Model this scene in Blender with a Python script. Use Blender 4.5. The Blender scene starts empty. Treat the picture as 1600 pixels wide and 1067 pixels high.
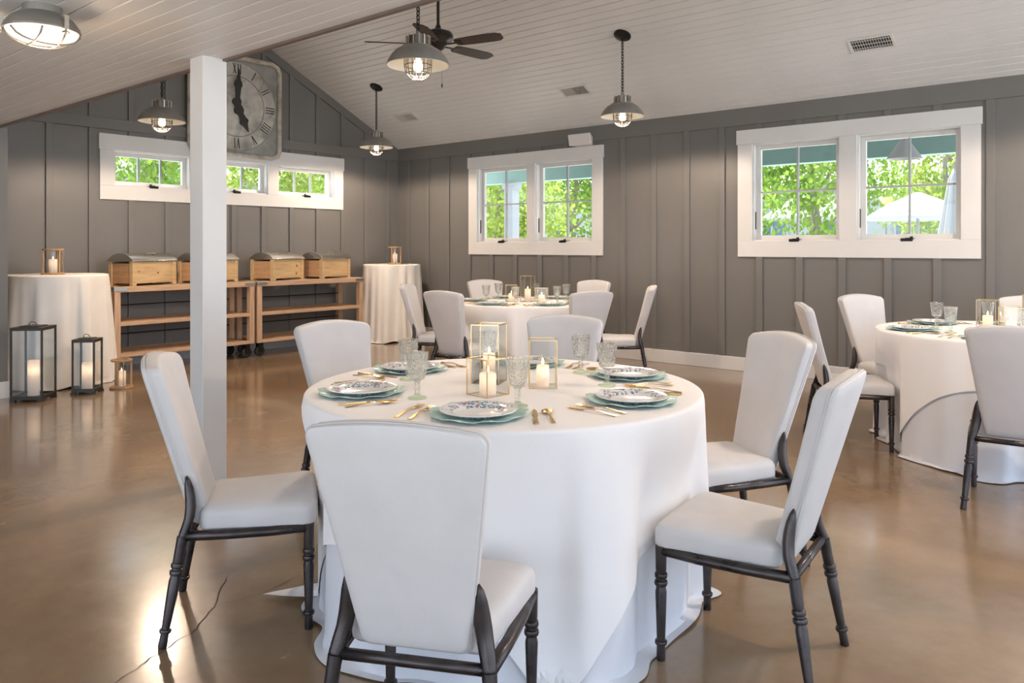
import bpy, math, random
from math import sin, cos, pi, radians, sqrt, atan2, hypot
from mathutils import Vector, Matrix

random.seed(7)
scene = bpy.context.scene
COL = scene.collection

# ------------------------------------------------------------------ camera
cam_d = bpy.data.cameras.new('camera')
cam = bpy.data.objects.new('camera', cam_d)
COL.objects.link(cam)
cam.location = (0, 0, 1.30)
cam.rotation_euler = (radians(90), 0, radians(-50))
cam_d.sensor_width = 36.0
cam_d.lens = 36.0 * 1210 / 1600
cam_d.shift_y = -148.1 / 1600
cam_d.clip_start = 0.05
cam_d.clip_end = 300
scene.camera = cam

# ------------------------------------------------------------------ world, sun, exposure
SKY = 2.25
w = bpy.data.worlds.new('sky')
scene.world = w
w.use_nodes = True
nt = w.node_tree
bg = nt.nodes['Background']
bg.inputs['Color'].default_value = (0.68, 0.81, 1.0, 1)
bg.inputs['Strength'].default_value = SKY
sun_d = bpy.data.lights.new('sun', 'SUN')
sun_d.energy = 13.0
sun_d.color = (1.0, 0.95, 0.86)
sun_d.angle = radians(3)
sun = bpy.data.objects.new('sun', sun_d)
COL.objects.link(sun)
sun.rotation_euler = (radians(28), 0, radians(-50 + 180 + 10))
vs = scene.view_settings
vs.view_transform = 'Standard'
vs.look = 'None'
vs.gamma = 1.0
vs.use_curve_mapping = False
vs.exposure = 0.52

PENDANT_W = 115.0
CANDLE_W = 0.035

# ------------------------------------------------------------------ room numbers
XR = 7.77      # inner face of the window wall
YG = 8.74      # inner face of the gable wall
XE = 2.245     # edge of the low flat ceiling
XRIDGE = 5.04
ZE = 2.738     # eave height
PITCH = 0.494
ZFLAT = 2.325
YS = 7.61      # face of the stub wall under the flat ceiling
YB = -3.2      # wall behind the camera
XL = -3.6

# ------------------------------------------------------------------ materials
def mat(name, color, rough=0.5, metal=0.0, spec=None, **kw):
    m = bpy.data.materials.new(name)
    m.use_nodes = True
    b = m.node_tree.nodes['Principled BSDF']
    b.inputs['Base Color'].default_value = (*color, 1)
    b.inputs['Roughness'].default_value = rough
    b.inputs['Metallic'].default_value = metal
    if spec is not None:
        b.inputs['Specular IOR Level'].default_value = spec
    for k, v in kw.items():
        b.inputs[k].default_value = v
    return m

def nodes(m):
    return m.node_tree.nodes, m.node_tree.links, m.node_tree.nodes['Principled BSDF']

def ramp(N, stops):
    r = N.new('ShaderNodeValToRGB')
    e = r.color_ramp.elements
    while len(e) < len(stops):
        e.new(0.5)
    for el, (p, c) in zip(e, stops):
        el.position = p
        el.color = (*c, 1)
    return r

def noise_color(m, stops, scale=5.0, stretch=(1, 1, 1), detail=6, rough_range=None, bump=0, bump_scale=None, coord='Object', distortion=0):
    N, L, b = nodes(m)
    tc = N.new('ShaderNodeTexCoord')
    mp = N.new('ShaderNodeMapping')
    mp.inputs['Scale'].default_value = stretch
    L.new(tc.outputs[coord], mp.inputs['Vector'])
    n = N.new('ShaderNodeTexNoise')
    n.inputs['Scale'].default_value = scale
    n.inputs['Detail'].default_value = detail
    n.inputs['Distortion'].default_value = distortion
    L.new(mp.outputs[0], n.inputs['Vector'])
    r = ramp(N, stops)
    L.new(n.outputs['Fac'], r.inputs[0])
    L.new(r.outputs[0], b.inputs['Base Color'])
    if rough_range:
        mr = N.new('ShaderNodeMapRange')
        mr.inputs['To Min'].default_value = rough_range[0]
        mr.inputs['To Max'].default_value = rough_range[1]
        L.new(n.outputs['Fac'], mr.inputs['Value'])
        L.new(mr.outputs[0], b.inputs['Roughness'])
    if bump:
        n2 = N.new('ShaderNodeTexNoise')
        n2.inputs['Scale'].default_value = bump_scale or scale * 8
        n2.inputs['Detail'].default_value = 3
        L.new(mp.outputs[0], n2.inputs['Vector'])
        bp = N.new('ShaderNodeBump')
        bp.inputs['Strength'].default_value = bump
        bp.inputs['Distance'].default_value = 0.01
        L.new(n2.outputs['Fac'], bp.inputs['Height'])
        L.new(bp.outputs[0], b.inputs['Normal'])
    return m

M = {}
M['wall'] = noise_color(mat('wall_paint', (.15, .14, .13), 0.45), [(.3, (.152, .147, .138)), (.7, (.170, .164, .155))], 1.5, bump=.04, bump_scale=60)
M['ceiling'] = noise_color(mat('ceiling_paint', (.62, .6, .57), 0.4), [(.3, (.69, .695, .70)), (.7, (.73, .735, .74))], 2.0, bump=.03, bump_scale=40)
M['white'] = noise_color(mat('white_trim_paint', (.72, .71, .69), 0.4), [(.3, (.65, .645, .635)), (.7, (.69, .685, .675))], 3.0, bump=.02, bump_scale=60)
M['sash'] = mat('sash_paint', (.66, .66, .64), 0.4)
M['brown_trim'] = mat('brown_edge_trim', (.14, .105, .09), 0.5)
M['fabric'] = noise_color(mat('ivory_upholstery', (.70, .67, .65), 0.62), [(.35, (.585, .57, .57)), (.65, (.62, .605, .605))], 7.0, bump=.12, bump_scale=420)
M['linen'] = noise_color(mat('white_linen', (.78, .76, .74), 0.75), [(.35, (.83, .82, .825)), (.65, (.86, .85, .855))], 4.0, bump=.10, bump_scale=500)
M['linen_cool'] = noise_color(mat('cool_shaded_linen', (.68, .69, .73), 0.75), [(.35, (.66, .675, .72)), (.65, (.70, .71, .75))], 4.0, bump=.10, bump_scale=500)  # cooler under cloth, with its shade darkened into the colour
M['linen_warm'] = noise_color(mat('ivory_linen', (.70, .65, .58), 0.75), [(.35, (.78, .74, .68)), (.65, (.82, .78, .72))], 4.0, bump=.10, bump_scale=500)
M['chair_metal'] = noise_color(mat('dark_bronze_metal', (.05, .045, .045), 0.3, 0.75), [(.3, (.040, .035, .035)), (.75, (.085, .072, .070))], 14, rough_range=(.2, .38))
M['black_metal'] = mat('black_metal', (.02, .019, .018), 0.4, 0.6)
M['fan_metal'] = mat('fan_dark_bronze', (.035, .03, .028), 0.35, 0.6)
M['fan_blade'] = noise_color(mat('fan_blade_wood', (.05, .03, .02), 0.4), [(.3, (.022, .014, .011)), (.7, (.060, .034, .022))], 6, (1, 12, 1), rough_range=(.5, .65))
M['grey_metal'] = noise_color(mat('grey_shade_metal', (.25, .24, .225), 0.42, 0.35), [(.3, (.20, .19, .175)), (.7, (.27, .255, .235))], 8)
M['cage'] = mat('dark_cage_wire', (.05, .042, .035), .7)
M['lining'] = mat('shade_lining_enamel', (.75, .70, .62), 0.4)
M['steel'] = mat('brushed_steel', (.60, .58, .53), 0.22, 0.95)
M['chrome'] = mat('handle_steel', (.75, .74, .72), 0.2, 1.0)
M['gold'] = mat('gold_metal', (.78, .52, .22), 0.22, 1.0)
M['gold_frame'] = mat('brass_frame', (.72, .50, .24), 0.3, 1.0)
M['lantern_metal'] = mat('aged_dark_metal', (.055, .048, .038), 0.45, 0.6)
M['plate'] = mat('white_porcelain', (.82, .82, .82), 0.12, spec=.6)
M['rubber'] = mat('black_rubber', (.02, .02, .02), 0.6)
M['wax'] = None
M['dark'] = mat('cavity_shade', (.03, .03, .03), 0.8)
M['vent'] = mat('vent_white', (.66, .65, .63), 0.45)
M['plastic'] = mat('white_plastic', (.72, .71, .69), 0.45)
M['teal'] = noise_color(mat('hazed_teal_beam', (.12, .22, .20), 0.6), [(.3, (.19, .31, .285)), (.7, (.23, .36, .33))], 2)  # haze and glass reflection lightened into the beam colour
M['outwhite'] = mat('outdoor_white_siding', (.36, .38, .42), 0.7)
M['outblue'] = mat('blue_window_glass', (.12, .18, .30), 0.15)
M['outroof'] = mat('grey_roof', (.25, .25, .26), 0.8)
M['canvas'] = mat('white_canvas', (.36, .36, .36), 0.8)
M['bark'] = noise_color(mat('tree_bark', (.2, .16, .13), 0.9), [(.3, (.17, .14, .12)), (.7, (.32, .27, .23))], 9, (1, 1, .3))
M['ground'] = noise_color(mat('patio_ground', (.5, .48, .44), 0.9), [(.3, (.62, .61, .585)), (.7, (.74, .73, .705))], .7)

def wood(name, c0, c1, axis, scale=5.0):
    st = [14, 14, 14]
    st[axis] = 1.2
    m = mat(name, c0, 0.5)
    noise_color(m, [(.25, c0), (.55, c1), (.8, tuple(x * 1.12 for x in c1))], scale, st, detail=4, bump=.06, bump_scale=12, distortion=.8)
    return m
M['wood_x'] = wood('pine_wood_lengthwise', (.40, .245, .145), (.55, .365, .23), 0, 3.0)
M['wood_z'] = wood('pine_wood_upright', (.39, .24, .145), (.55, .37, .235), 2, 3.0)
M['pine'] = wood('pale_pine_box', (.45, .29, .135), (.58, .41, .215), 0, 2.5)
M['pine_warm'] = wood('orange_pine_box_end', (.40, .22, .105), (.52, .31, .16), 1, 2.5)
M['knot'] = mat('dark_wood_knot', (.16, .085, .04), .6)
M['lantern_wood'] = wood('lantern_wood', (.30, .17, .08), (.45, .27, .135), 2, 6.0)

# stained concrete floor
def floor_mat():
    m = mat('stained_concrete', (.2, .13, .08), 0.25, spec=.42)
    N, L, b = nodes(m)
    tc = N.new('ShaderNodeTexCoord')
    n1 = N.new('ShaderNodeTexNoise'); n1.inputs['Scale'].default_value = .55; n1.inputs['Detail'].default_value = 7; n1.inputs['Roughness'].default_value = .62; n1.inputs['Distortion'].default_value = .6
    n2 = N.new('ShaderNodeTexNoise'); n2.inputs['Scale'].default_value = 4.5; n2.inputs['Detail'].default_value = 8; n2.inputs['Roughness'].default_value = .7
    n3 = N.new('ShaderNodeTexNoise'); n3.inputs['Scale'].default_value = 70; n3.inputs['Detail'].default_value = 4
    for n in (n1, n2, n3):
        L.new(tc.outputs['Object'], n.inputs['Vector'])
    r1 = ramp(N, [(.30, (.212, .128, .066)), (.50, (.268, .182, .108)), (.72, (.335, .262, .185))])
    r2 = ramp(N, [(.30, (.86, .85, .84)), (.70, (1.08, 1.08, 1.08))])
    L.new(n1.outputs['Fac'], r1.inputs[0]); L.new(n2.outputs['Fac'], r2.inputs[0])
    mx = N.new('ShaderNodeMixRGB'); mx.blend_type = 'MULTIPLY'; mx.inputs[0].default_value = .8
    L.new(r1.outputs[0], mx.inputs[1]); L.new(r2.outputs[0], mx.inputs[2])
    L.new(mx.outputs[0], b.inputs['Base Color'])
    mr = N.new('ShaderNodeMapRange'); mr.inputs['To Min'].default_value = .13; mr.inputs['To Max'].default_value = .34
    L.new(n2.outputs['Fac'], mr.inputs['Value']); L.new(mr.outputs[0], b.inputs['Roughness'])
    ad = N.new('ShaderNodeMath'); ad.operation = 'MULTIPLY_ADD'; ad.inputs[1].default_value = .25
    L.new(n3.outputs['Fac'], ad.inputs[0]); L.new(n2.outputs['Fac'], ad.inputs[2])
    bp = N.new('ShaderNodeBump'); bp.inputs['Strength'].default_value = .07; bp.inputs['Distance'].default_value = .015
    L.new(ad.outputs[0], bp.inputs['Height']); L.new(bp.outputs[0], b.inputs['Normal'])
    b.inputs['Coat Weight'].default_value = .6
    b.inputs['Coat Roughness'].default_value = .12
    return m
M['floor'] = floor_mat()

def pane_mat(name, tint=(1, 1, 1), refl=1.0):
    m = bpy.data.materials.new(name); m.use_nodes = True
    N, L = m.node_tree.nodes, m.node_tree.links
    N.remove(N['Principled BSDF'])
    out = N['Material Output']
    t = N.new('ShaderNodeBsdfTransparent'); t.inputs[0].default_value = (*tint, 1)
    g = N.new('ShaderNodeBsdfGlossy'); g.inputs['Roughness'].default_value = .02
    f = N.new('ShaderNodeLayerWeight'); f.inputs['Blend'].default_value = .5
    pw = N.new('ShaderNodeMath'); pw.operation = 'POWER'; pw.inputs[1].default_value = 4.0
    L.new(f.outputs['Facing'], pw.inputs[0])
    mu = N.new('ShaderNodeMath'); mu.operation = 'MULTIPLY_ADD'; mu.inputs[1].default_value = .55 * refl; mu.inputs[2].default_value = .025 * refl
    mx = N.new('ShaderNodeMixShader')
    L.new(pw.outputs[0], mu.inputs[0]); L.new(mu.outputs[0], mx.inputs[0])
    L.new(t.outputs[0], mx.inputs[1]); L.new(g.outputs[0], mx.inputs[2])
    L.new(mx.outputs[0], out.inputs['Surface'])
    return m
M['pane'] = pane_mat('window_glass', (.97, .99, .985))
M['lantern_pane'] = pane_mat('lantern_glass', (.985, .988, .98), 1.0)

def glass_mat(name, tint, bump=0, scale=60, rough=.03):
    m = bpy.data.materials.new(name); m.use_nodes = True
    N, L = m.node_tree.nodes, m.node_tree.links
    N.remove(N['Principled BSDF'])
    out = N['Material Output']
    g = N.new('ShaderNodeBsdfGlass'); g.inputs['Color'].default_value = (*tint, 1); g.inputs['IOR'].default_value = 1.42; g.inputs['Roughness'].default_value = rough
    t = N.new('ShaderNodeBsdfTransparent'); t.inputs[0].default_value = (*tint, 1)
    mx = N.new('ShaderNodeMixShader'); mx.inputs[0].default_value = .52
    if bump:
        tc = N.new('ShaderNodeTexCoord')
        v = N.new('ShaderNodeTexVoronoi'); v.inputs['Scale'].default_value = scale
        L.new(tc.outputs['Object'], v.inputs['Vector'])
        bp = N.new('ShaderNodeBump'); bp.inputs['Strength'].default_value = bump; bp.inputs['Distance'].default_value = .006
        L.new(v.outputs['Distance'], bp.inputs['Height']); L.new(bp.outputs[0], g.inputs['Normal'])
    L.new(g.outputs[0], mx.inputs[1]); L.new(t.outputs[0], mx.inputs[2])
    L.new(mx.outputs[0], out.inputs['Surface'])
    return m
M['goblet'] = glass_mat('pressed_pale_glass', (.995, 1.0, .992), 1.0, 90, .0)
M['goblet_foot'] = glass_mat('pale_green_glass', (.90, .97, .85), .4, 60, .0)
M['globe'] = pane_mat('lamp_globe_glass', (.97, .96, .94), .35)

def emit(name, color, s):
    m = bpy.data.materials.new(name); m.use_nodes = True
    N, L = m.node_tree.nodes, m.node_tree.links
    N.remove(N['Principled BSDF'])
    e = N.new('ShaderNodeEmission'); e.inputs[0].default_value = (*color, 1); e.inputs[1].default_value = s
    L.new(e.outputs[0], N['Material Output'].inputs['Surface'])
    return m
M['bulb'] = emit('lit_bulb', (1, .86, .66), 5)
M['flame'] = emit('candle_flame', (1, .72, .38), 6)
M['lens'] = emit('lit_frosted_lens', (1, .82, .64), 1.5)

def wax_mat():
    m = bpy.data.materials.new('ivory_wax'); m.use_nodes = True
    N, L = m.node_tree.nodes, m.node_tree.links
    b = N['Principled BSDF']
    b.inputs['Base Color'].default_value = (.86, .83, .79, 1); b.inputs['Roughness'].default_value = .45
    t = N.new('ShaderNodeBsdfTranslucent'); t.inputs[0].default_value = (.95, .84, .72, 1)
    mx = N.new('ShaderNodeMixShader'); mx.inputs[0].default_value = .45
    L.new(b.outputs[0], mx.inputs[1]); L.new(t.outputs[0], mx.inputs[2])
    L.new(mx.outputs[0], N['Material Output'].inputs['Surface'])
    return m
M['wax'] = wax_mat()

def leaf_mat(name, c0, c1):
    m = bpy.data.materials.new(name); m.use_nodes = True
    N, L = m.node_tree.nodes, m.node_tree.links
    b = N['Principled BSDF']; b.inputs['Roughness'].default_value = .6
    tc = N.new('ShaderNodeTexCoord'); n = N.new('ShaderNodeTexNoise'); n.inputs['Scale'].default_value = 1.7; n.inputs['Detail'].default_value = 6
    L.new(tc.outputs['Object'], n.inputs['Vector'])
    r = ramp(N, [(.3, c0), (.7, c1)]); L.new(n.outputs['Fac'], r.inputs[0])
    L.new(r.outputs[0], b.inputs['Base Color'])
    t = N.new('ShaderNodeBsdfTranslucent'); L.new(r.outputs[0], t.inputs[0])
    mx = N.new('ShaderNodeMixShader'); mx.inputs[0].default_value = .5
    L.new(b.outputs[0], mx.inputs[1]); L.new(t.outputs[0], mx.inputs[2])
    L.new(mx.outputs[0], N['Material Output'].inputs['Surface'])
    return m
M['leaf'] = leaf_mat('spring_leaves', (.10, .21, .025), (.27, .38, .06))
M['leaf2'] = leaf_mat('yellow_green_leaves', (.17, .27, .035), (.36, .42, .09))

def charger_mat():
    m = mat('mint_ridged_glass', (.36, .60, .53), .18)
    N, L, b = nodes(m)
    b.inputs['Transmission Weight'].default_value = 0.0
    tc = N.new('ShaderNodeTexCoord')
    g = N.new('ShaderNodeTexGradient'); g.gradient_type = 'RADIAL'
    L.new(tc.outputs['Object'], g.inputs[0])
    mu = N.new('ShaderNodeMath'); mu.operation = 'MULTIPLY'; mu.inputs[1].default_value = 2 * pi * 120
    L.new(g.outputs['Fac'], mu.inputs[0])
    s = N.new('ShaderNodeMath'); s.operation = 'SINE'; L.new(mu.outputs[0], s.inputs[0])
    r = ramp(N, [(0, (.40, .61, .56)), (1, (.58, .77, .71))])
    mr = N.new('ShaderNodeMapRange'); mr.inputs['From Min'].default_value = -1; L.new(s.outputs[0], mr.inputs['Value'])
    L.new(mr.outputs[0], r.inputs[0]); L.new(r.outputs[0], b.inputs['Base Color'])
    bp = N.new('ShaderNodeBump'); bp.inputs['Strength'].default_value = .4; bp.inputs['Distance'].default_value = .002
    L.new(s.outputs[0], bp.inputs['Height']); L.new(bp.outputs[0], b.inputs['Normal'])
    return m
M['charger'] = charger_mat()

def plate_mat():
    """white porcelain with sprays of blue, red and dark leaves printed round the rim"""
    m = mat('floral_porcelain', (.82, .82, .82), .12, spec=.6)
    N, L, b = nodes(m)
    tc = N.new('ShaderNodeTexCoord')
    ln = N.new('ShaderNodeVectorMath'); ln.operation = 'LENGTH'
    L.new(tc.outputs['Object'], ln.inputs[0])
    def band(lo, hi):
        a = N.new('ShaderNodeMath'); a.operation = 'GREATER_THAN'; a.inputs[1].default_value = lo
        c = N.new('ShaderNodeMath'); c.operation = 'LESS_THAN'; c.inputs[1].default_value = hi
        d = N.new('ShaderNodeMath'); d.operation = 'MULTIPLY'
        L.new(ln.outputs['Value'], a.inputs[0]); L.new(ln.outputs['Value'], c.inputs[0])
        L.new(a.outputs[0], d.inputs[0]); L.new(c.outputs[0], d.inputs[1])
        return d
    rim0 = band(.074, .120)
    cn = N.new('ShaderNodeTexNoise'); cn.inputs['Scale'].default_value = 26; cn.inputs['Detail'].default_value = 1
    L.new(tc.outputs['Object'], cn.inputs['Vector'])
    cg_ = N.new('ShaderNodeMath'); cg_.operation = 'GREATER_THAN'; cg_.inputs[1].default_value = .46
    L.new(cn.outputs['Fac'], cg_.inputs[0])
    rim = N.new('ShaderNodeMath'); rim.operation = 'MULTIPLY'
    L.new(rim0.outputs[0], rim.inputs[0]); L.new(cg_.outputs[0], rim.inputs[1])
    def spots(scale, thr, seed, dist=.012):
        mp = N.new('ShaderNodeMapping'); mp.inputs['Location'].default_value = (seed, seed * .7, 0)
        L.new(tc.outputs['Object'], mp.inputs['Vector'])
        nz = N.new('ShaderNodeTexNoise'); nz.inputs['Scale'].default_value = 90; L.new(mp.outputs[0], nz.inputs['Vector'])
        sc = N.new('ShaderNodeVectorMath'); sc.operation = 'MULTIPLY_ADD'
        sc.inputs[1].default_value = (dist, dist, 0)
        L.new(nz.outputs['Color'], sc.inputs[0]); L.new(mp.outputs[0], sc.inputs[2])
        v = N.new('ShaderNodeTexVoronoi'); v.voronoi_dimensions = '2D'; v.inputs['Scale'].default_value = scale
        L.new(sc.outputs[0], v.inputs['Vector'])
        t = N.new('ShaderNodeMath'); t.operation = 'LESS_THAN'; t.inputs[1].default_value = thr
        L.new(v.outputs['Distance'], t.inputs[0])
        o = N.new('ShaderNodeMath'); o.operation = 'MULTIPLY'
        L.new(t.outputs[0], o.inputs[0]); L.new(rim.outputs[0], o.inputs[1])
        return o
    cur = None
    for scale, thr, seed, colr in ((64, .27, 3.1, (.14, .19, .20)), (58, .25, 9.7, (.25, .36, .56)), (34, .20, 5.3, (.52, .20, .17)), (80, .26, 1.9, (.34, .42, .38))):
        o = spots(scale, thr, seed)
        mx = N.new('ShaderNodeMixRGB')
        L.new(o.outputs[0], mx.inputs[0])
        if cur is None:
            mx.inputs[1].default_value = (.82, .82, .82, 1)
        else:
            L.new(cur.outputs[0], mx.inputs[1])
        mx.inputs[2].default_value = (*colr, 1)
        cur = mx
    L.new(cur.outputs[0], b.inputs['Base Color'])
    return m
M['floral'] = plate_mat()

def clock_mat():
    m = mat('aged_clock_enamel', (.45, .44, .40), .55)
    noise_color(m, [(.30, (.20, .195, .18)), (.45, (.40, .39, .355)), (.62, (.56, .545, .50)), (.8, (.40, .36, .29))], 4.5, detail=8, bump=.15, bump_scale=20, distortion=.5)
    return m
M['clock'] = clock_mat()
M['clock_back'] = noise_color(mat('aged_zinc_sheet', (.28, .28, .27), .5, .3), [(.3, (.22, .225, .21)), (.7, (.36, .36, .34))], 5, detail=8)
M['clock_frame'] = noise_color(mat('chipped_cream_frame', (.4, .37, .31), .6), [(.3, (.30, .27, .22)), (.6, (.52, .485, .42))], 9, detail=8, bump=.2, bump_scale=30)
M['clock_ink'] = mat('black_clock_hands', (.025, .025, .022), .6)

# ------------------------------------------------------------------ mesh building
class MB:
    def __init__(s):
        s.v = []; s.f = []
    def add(s, vs_, fs):
        o = len(s.v)
        s.v += [tuple(p) for p in vs_]
        s.f += [tuple(i + o for i in f) for f in fs]
        return s
    def box(s, x0, x1, y0, y1, z0, z1, mtx=None):
        p = [(x, y, z) for z in (z0, z1) for y in (y0, y1) for x in (x0, x1)]
        if mtx is not None:
            p = [tuple(mtx @ Vector(q)) for q in p]
        return s.add(p, [(0, 2, 3, 1), (4, 5, 7, 6), (0, 1, 5, 4), (2, 6, 7, 3), (0, 4, 6, 2), (1, 3, 7, 5)])
    def prism(s, poly, axis, a0, a1):
        """polygon (in the two other axes, order kept) extruded along axis"""
        n = len(poly)
        def P(p, a):
            q = list(p); q.insert(axis, a); return tuple(q)
        vs_ = [P(p, a0) for p in poly] + [P(p, a1) for p in poly]
        fs = [(i, (i + 1) % n, n + (i + 1) % n, n + i) for i in range(n)]
        fs += [tuple(range(n))[::-1], tuple(range(n, 2 * n))]
        return s.add(vs_, fs)
    def rings(s, rings, cap0=True, cap1=True, closed=True):
        n = len(rings[0]); vs_ = [p for r in rings for p in r]; fs = []
        for k in range(len(rings) - 1):
            for i in range(n if closed else n - 1):
                j = (i + 1) % n
                fs.append((k * n + i, k * n + j, (k + 1) * n + j, (k + 1) * n + i))
        if cap0: fs.append(tuple(range(n))[::-1])
        if cap1: fs.append(tuple(range((len(rings) - 1) * n, len(rings) * n)))
        return s.add(vs_, fs)
    def lathe(s, prof, n=24, c=(0, 0, 0), cap0=False, cap1=False):
        rr = [[(c[0] + r * cos(2 * pi * i / n), c[1] + r * sin(2 * pi * i / n), c[2] + z) for i in range(n)] for r, z in prof]
        return s.rings(rr, cap0, cap1)
    def tube(s, pts, rad, n=8, closed=False, caps=True, flat=1.0):
        pts = [Vector(p) for p in pts]
        m = len(pts)
        if not hasattr(rad, '__len__'): rad = [rad] * m
        rings = []
        prev = None
        for i, p in enumerate(pts):
            if closed: t = pts[(i + 1) % m] - pts[i - 1]
            else: t = pts[min(i + 1, m - 1)] - pts[max(i - 1, 0)]
            t.normalize()
            if prev is None:
                a = Vector((0, 0, 1)) if abs(t.z) < .9 else Vector((1, 0, 0))
                u = t.cross(a).normalized()
            else:
                u = (prev - t * prev.dot(t)).normalized()
            prev = u
            v_ = t.cross(u)
            rings.append([tuple(p + u * (rad[i] * cos(2 * pi * k / n)) + v_ * (rad[i] * flat * sin(2 * pi * k / n))) for k in range(n)])
        if closed: rings.append(rings[0])
        return s.rings(rings, caps and not closed, caps and not closed)
    def turned(s, p0, p1, prof, n=12):
        """round turned bar from p0 to p1; prof = [(fraction, radius)]"""
        p0, p1 = Vector(p0), Vector(p1)
        t = (p1 - p0).normalized()
        a = Vector((1, 0, 0)) if abs(t.x) < .9 else Vector((0, 1, 0))
        u = t.cross(a).normalized(); v_ = t.cross(u)
        rr = [[tuple(p0.lerp(p1, q) + u * (r * cos(2 * pi * k / n)) + v_ * (r * sin(2 * pi * k / n))) for k in range(n)] for q, r in prof]
        return s.rings(rr)
    def mesh(s, name, smooth=False):
        me = bpy.data.meshes.new(name)
        me.from_pydata(s.v, [], s.f)
        me.update()
        if smooth:
            me.shade_smooth() if smooth is True else None
        return me
    def build(s, name, material, parent=None, smooth=False, loc=None, rotz=0, bevel=0, label=None):
        me = s.mesh(name)
        me.materials.append(M[material] if isinstance(material, str) else material)
        o = bpy.data.objects.new(name, me)
        COL.objects.link(o)
        if parent is not None: o.parent = parent
        if loc is not None: o.location = loc
        if rotz: o.rotation_euler = (0, 0, rotz)
        if smooth:
            me.polygons.foreach_set('use_smooth', [True] * len(me.polygons))
            if smooth == 'auto':
                me.set_sharp_from_angle(angle=radians(38))
        if bevel:
            b = o.modifiers.new('bevel', 'BEVEL'); b.width = bevel; b.segments = 2; b.limit_method = 'ANGLE'
        if label: o['label'] = label
        return o

def empty(name, loc=(0, 0, 0), rotz=0):
    o = bpy.data.objects.new(name, None)
    o.empty_display_size = .1
    COL.objects.link(o); o.location = loc; o.rotation_euler = (0, 0, rotz)
    return o

def tag(o, label, cat, group=None):
    o['label'] = label; o['category'] = cat
    if group: o['group'] = group
    return o

def struct(o):
    o['kind'] = 'structure'
    return o

KIDS = {}
def copy_tree(o, parent=None):
    c = o.copy(); COL.objects.link(c); c.parent = parent
    for ch in list(o.children):
        copy_tree(ch, c)
    return c

def point_light(name, loc, watts, color, parent=None, size=.03):
    d = bpy.data.lights.new(name, 'POINT'); d.energy = watts; d.color = color; d.shadow_soft_size = size
    o = bpy.data.objects.new(name, d); COL.objects.link(o); o.location = loc
    if parent is not None: o.parent = parent
    return o

# ================================================================== THE SETTING
def wall_with_holes(axis, p0, p1, a0, a1, z0, z1, holes):
    """wall slab between p0..p1 across, a0..a1 along, with rectangular holes (b0,b1,zb0,zb1)"""
    mb = MB()
    def bx(b0, b1, q0, q1):
        if b1 - b0 < 1e-6 or q1 - q0 < 1e-6: return
        if axis == 0: mb.box(p0, p1, b0, b1, q0, q1)
        else: mb.box(b0, b1, p0, p1, q0, q1)
    cur = a0
    for b0, b1, q0, q1 in sorted(holes):
        bx(cur, b0, z0, z1)
        bx(b0, b1, z0, q0); bx(b0, b1, q1, z1)
        cur = b1
    bx(cur, a1, z0, z1)
    return mb

# floor and cracks
fl = struct(MB().box(XL - .3, XR + .3, YB - .3, YG + .3, -.12, 0).build('floor', 'floor'))
M['crack'] = mat('dark_crack', (.05, .035, .025), .9)  # dark tone of the cracks themselves
def crack(pts, w0):
    mb = MB(); L_ = []; R_ = []
    P = []
    for (ax, ay), (bx_, by) in zip(pts[:-1], pts[1:]):
        for k in range(5):
            t = k / 5
            P.append((ax + (bx_ - ax) * t + random.uniform(-.008, .008), ay + (by - ay) * t + random.uniform(-.008, .008)))
    P.append(pts[-1])
    for i, p in enumerate(P):
        q = P[min(i + 1, len(P) - 1)]; r = P[max(i - 1, 0)]
        dx, dy = q[0] - r[0], q[1] - r[1]; l = hypot(dx, dy) or 1
        ww = w0 * random.uniform(.5, 1.1) * (1 if 0 < i < len(P) - 1 else .1)
        L_.append((p[0] - dy / l * ww, p[1] + dx / l * ww, .0012)); R_.append((p[0] + dy / l * ww, p[1] - dx / l * ww, .0012))
    n = len(P)
    mb.add(L_ + R_, [(i, n + i, n + i + 1, i + 1) for i in range(n - 1)])
    return mb.build('crack', 'crack', fl)
crack([(.97, 2.38), (1.09, 2.42), (1.17, 2.46), (1.30, 2.50), (1.45, 2.62), (1.62, 2.83)], .0022)
crack([(.97, 2.38), (.85, 2.30), (.70, 2.34)], .0018)
crack([(1.45, 2.62), (1.62, 2.58), (1.80, 2.62)], .0014)
crack([(1.95, .62), (2.15, .66), (2.3, .64)], .0010)

# right (window) wall
holes_r = [(1.353, 2.223, 1.36, 2.365), (2.385, 3.255, 1.36, 2.365), (5.25, 6.12, 1.36, 2.365), (6.255, 7.125, 1.36, 2.365)]
wr = struct(wall_with_holes(0, XR, XR + .16, YB, YG + .16, 0, ZE + .12, [(-2.6, -.2, 0, 2.25)] + holes_r).build('wall_right', 'wall'))  # the floor-level hole is an unseen opening added for daylight
for k in range(19):
    y = 1.13 + .41 * k
    zz = [(0.14, 2.57)]
    inside = (1.19 < y < 3.42) or (5.09 < y < 7.29)
    if inside: zz = [(.14, 1.195), (2.51, 2.57)]
    for z0, z1 in zz:
        MB().box(XR - .020, XR, y - .034, y + .034, z0, z1).build('batten', 'wall', wr, bevel=.003)
MB().box(XR - .022, XR, YB, YG, 2.57, ZE + .02).build('frieze_board', 'wall', wr, bevel=.003)

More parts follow.
